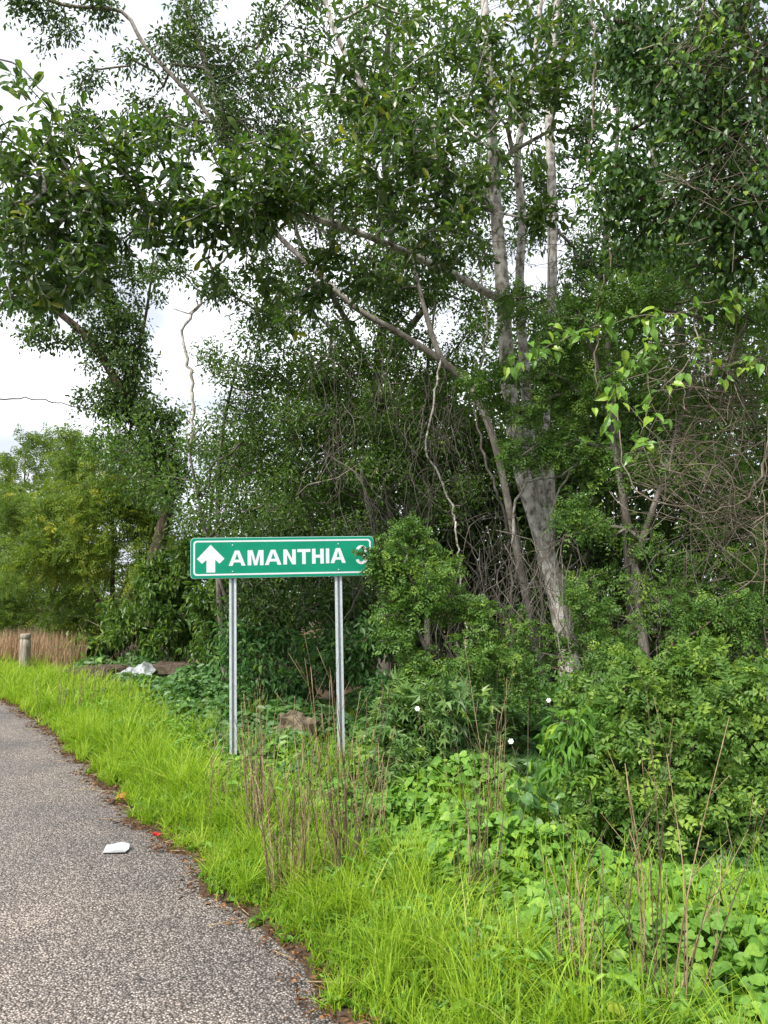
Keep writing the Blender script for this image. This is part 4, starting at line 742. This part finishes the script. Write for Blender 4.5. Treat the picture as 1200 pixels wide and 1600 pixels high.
M['rock'] = bark_mat('mossy limestone', [(.3, (.07, .055, .04)), (.5, (.19, .155, .12)), (.7, (.33, .29, .24))], 6, (1, 1, 1), .95, 1)
M['rockbrown'] = bark_mat('brown rotting stone', [(.3, (.045, .035, .022)), (.5, (.13, .105, .07)), (.7, (.27, .225, .16))], 9, (1, 1, 1), .95, 1)
M['earth'] = bark_mat('dug earth', [(.3, (.03, .022, .015)), (.5, (.07, .052, .038)), (.7, (.13, .105, .08))], 7, (1, 1, 1), .95, 1)
def rock(name, lab, cat, c, r, mt, seed, sub=24):
    th, ph = np.meshgrid(np.linspace(0, 2*math.pi, sub, endpoint=False), np.linspace(.06, math.pi-.06, sub//2)); d = np.stack([np.sin(ph)*np.cos(th), np.sin(ph)*np.sin(th), np.cos(ph)], -1)
    k = 1 + .2*bumps(d[..., 0]*1.3 + 3*seed, d[..., 2]*2) + .16*bumps(d[..., 0]*2.4 + seed, d[..., 1]*2.4 + d[..., 2]*3) + .08*bumps(d[..., 1]*6 + seed, d[..., 2]*6 + d[..., 0]*4) + R.normal(0, .035, th.shape)
    V = np.sign(d)*np.abs(d)**.85*k[..., None]*np.array(r) + np.array(c); a, b_ = th.shape; i = np.arange(a-1)[:, None]*b_; j = np.arange(b_)[None]; j2 = (j+1) % b_
    q = np.stack([i+j, i+b_+j, i+b_+j2, i+j2], -1).reshape(-1, 4); T = np.concatenate([q[:, [0, 1, 2]], q[:, [0, 2, 3]]])
    k0 = np.arange(1, b_-1); T = np.concatenate([T, np.stack([0*k0, k0, k0+1], -1), np.stack([0*k0 + (a-1)*b_, (a-1)*b_ + k0+1, (a-1)*b_ + k0], -1)])
    return tag(obj(name, Soup().add(V.reshape(-1, 3), T), M[mt], None, False), lab, cat)
c = ground(462, 1180); rock('boulder', 'brown mossy boulder among the herbs between the sign posts', 'boulder', c + UP*.17, (.20, .17, .19), 'rockbrown', 1.2)
for lab, px, py, r, mt, sd in (('low heap of dug brown earth at the wood edge beside the white sheet', 155, 1062, (.6, .45, .2), 'earth', 2.), ('reddish earth clod heap between the rubble and the sign', 270, 1062, (.6, .4, .22), 'earth', 5.), ('dark stone lying near the reddish earth heap', 285, 1088, (.2, .18, .15), 'rock', 8.)):
    c = ground(px, py); rock('earth_heap' if mt == 'earth' else 'stone', lab, 'earth heap' if mt == 'earth' else 'stone', c + UP*r[2]*.15, r, mt, sd)
# crumpled pale plastic sheet caught in the rubble
M['sheet'] = plain_mat('dirty white plastic', (.25, .27, .28), .5, 0, .4, .45, 14)
gx, gy = np.meshgrid(np.linspace(-1, 1, 26), np.linspace(-1, 1, 18)); c = ground(212, 1066)
z = .10 + .22*np.exp(-((gx-.45)**2 + gy**2)*5) + .09*np.exp(-((gx+.3)**2 + gy**2)*9) + .035*bumps(gx*5, gy*5) + .02*bumps(gx*13, gy*11) - .12*gy*gy
V = np.stack([c[0] + gx*.36 + .05*bumps(gy*4, gx*3), c[1] + gy*.3 + .04*bumps(gx*6, gy*2), c[2] + np.maximum(z, .02)], -1); i = (np.arange(17)[:, None]*26 + np.arange(25)).ravel(); q = np.stack([i, i+1, i+27, i+26], -1)
T = np.concatenate([q[:, [0, 1, 2]], q[:, [0, 2, 3]]]); k = 26*18; V2 = np.concatenate([V.reshape(-1, 3), V.reshape(-1, 3) - UP*.006]); T2 = np.concatenate([T, T[:, ::-1] + k])
tag(obj('plastic_sheet', Soup().add(V2, T2), M['sheet'], None, True), 'crumpled dirty white plastic sheet lying in the rubble', 'plastic sheet')

# a flattened white carton on the asphalt
c = G(183, 1328); ax = nrm(np.array((1, .12, 0))); ay = np.array((-ax[1], ax[0], 0)); M['paper'] = plain_mat('white card', (.42, .43, .44), .6, 0, .3, .2, 25)
gx, gy = np.meshgrid(np.linspace(-1, 1, 9), np.linspace(-1, 1, 6)); z = .012 + .008*gy + .006*np.sin(gx*3 + 1) + .004*np.sin(gy*5); hw = .076 - .012*(gx > .6)*np.abs(gy)
V = np.array(c) + UP*.006 + gx[..., None]*hw[..., None]*ax + (gy*.064)[..., None]*ay + z[..., None]*UP; i = (np.arange(5)[:, None]*9 + np.arange(8)).ravel(); q = np.stack([i, i+1, i+10, i+9], -1)
T = np.concatenate([q[:, [0, 1, 2]], q[:, [0, 2, 3]]]); n = 54; V = np.concatenate([V.reshape(-1, 3), V.reshape(-1, 3)*np.array((1, 1, 0)) + UP*.0045])
rim_ = np.concatenate([np.arange(9), np.arange(17, 54, 9), np.arange(52, 44, -1), np.arange(36, 0, -9)]); r2 = np.roll(rim_, -1)
T = np.concatenate([T, T[:, ::-1] + n, np.stack([rim_, rim_ + n, r2 + n], -1), np.stack([rim_, r2 + n, r2], -1)])
tag(obj('paper_carton', Soup().add(V, T), M['paper']), 'flattened white paper carton lying on the asphalt', 'litter')
def scrap(name, lab, px, py, Ln, Wd, c_, cat, lift=0):
    p = G(px, py); p[2] = max(float(gh(p[0], p[1])), .004) + .012
    if lift: p = P(px, py, p[1]*(1 - lift/CAMZ))                 # held up among the herbs
    m_ = plain_mat(name + ' skin', c_, .5, 0, .4, .2, 60)
    V, T, _ = leaves(np.array([p - np.array((Ln/2, 0, 0))]), np.array([[1, .2, .1]]), np.array([[.1, -.5, 1.]]), Ln, Wd, OB); k = len(V)
    V = np.concatenate([V, V - UP*.004]); T = np.concatenate([T, T[:, ::-1] + k]); V[:, 2] += .01*np.sin(np.arange(len(V)) % k*2.)
    tag(obj(name, Soup().add(V, T), m_), lab, cat)
scrap('red_scrap', 'small bright red scrap at the grass edge by the carton', 244, 1308, .055, .03, (.55, .02, .02), 'litter')
scrap('fallen_leaf', 'curled orange-brown fallen leaf at the grass edge', 194, 1251, .16, .11, (.38, .13, .03), 'leaf')
scrap('fallen_leaf', 'round yellow leaf low in the herbs at the foot of dry stalks', 963, 1582, .068, .07, (.21, .25, .02), 'leaf', .20)
M['petal'] = plain_mat('white petal', (.82, .82, .78), .6, 0, .3, .05)
for lab, px, py, dep in (('white flower on the bluish lobed-leaf shrub', 652, 1107, 6.05), ('white flower standing out before the foot of the pale stems', 857, 1094, 6.6), ('white flower low beside the lance-leaved shrub', 798, 1158, 5.6)):
    p = P(px, py, dep); f = foot(px, dep); e = empty('flower', f, lab, 'flower')
    a = np.arange(6)*1.047; d = np.stack([np.cos(a), -.4 + 0*a, np.sin(a)], -1); V, T, _ = leaves(np.repeat(p[None], 6, 0), d, np.tile(np.array((0, -1., .4)), (6, 1)), .021, .019, OB)
    obj('petals', Soup().add(V, T), M['petal'], e); obj('stem', Soup().add(*tube(resample([f, (f+p)/2 + np.array((.05, 0, 0)), p + np.array((0, .005, 0))], .1), .003, 5)), M['brown'], e, True)
e = empty('round_leaf_creeper', ground(850, 1330), 'creeper with large round glossy leaves at the foot of the lance-leaved shrub', 'creeper'); tv, tt = HE
protos = [mesh('leaf', tv*np.array((1, .85, 1)), tt, np.full(len(tv), v)) for v in (.35, .6, .8)]
for me in protos: me.materials.append(M['herbdark'])
w = Soup(); b = ground(850, 1330)
for n_ in range(34):
    p = P(R.uniform(800, 900), R.uniform(1225, 1325), R.uniform(4.75, 4.95)); p[2] = max(p[2], float(gh(p[0], p[1])) + .12); dd = nrm(R.normal(size=3)*.6 - UP*.4); sd = nrm(np.cross(UP*.7 + np.array((-.1, -.7, 0)) + R.normal(size=3)*.3, dd)); n3 = np.cross(dd, sd); k = R.uniform(.06, .10)
    w.add(*tube(resample([b + R.normal(size=3)*np.array((.06, .06, 0)), (b+p)/2 + R.normal(size=3)*.03, p], .08), .0022, 4))
    p = p - np.array(e.location); lf = bpy.data.objects.new('leaf', protos[n_ % 3]); col.objects.link(lf); lf.parent = e
    lf.matrix_local = mathutils.Matrix(((dd[0]*k, sd[0]*k, n3[0]*k, p[0]), (dd[1]*k, sd[1]*k, n3[1]*k, p[1]), (dd[2]*k, sd[2]*k, n3[2]*k, p[2]), (0, 0, 0, 1)))
obj('stem', w, M['brown'], e, True)
print('TRIS', TRIS[0])
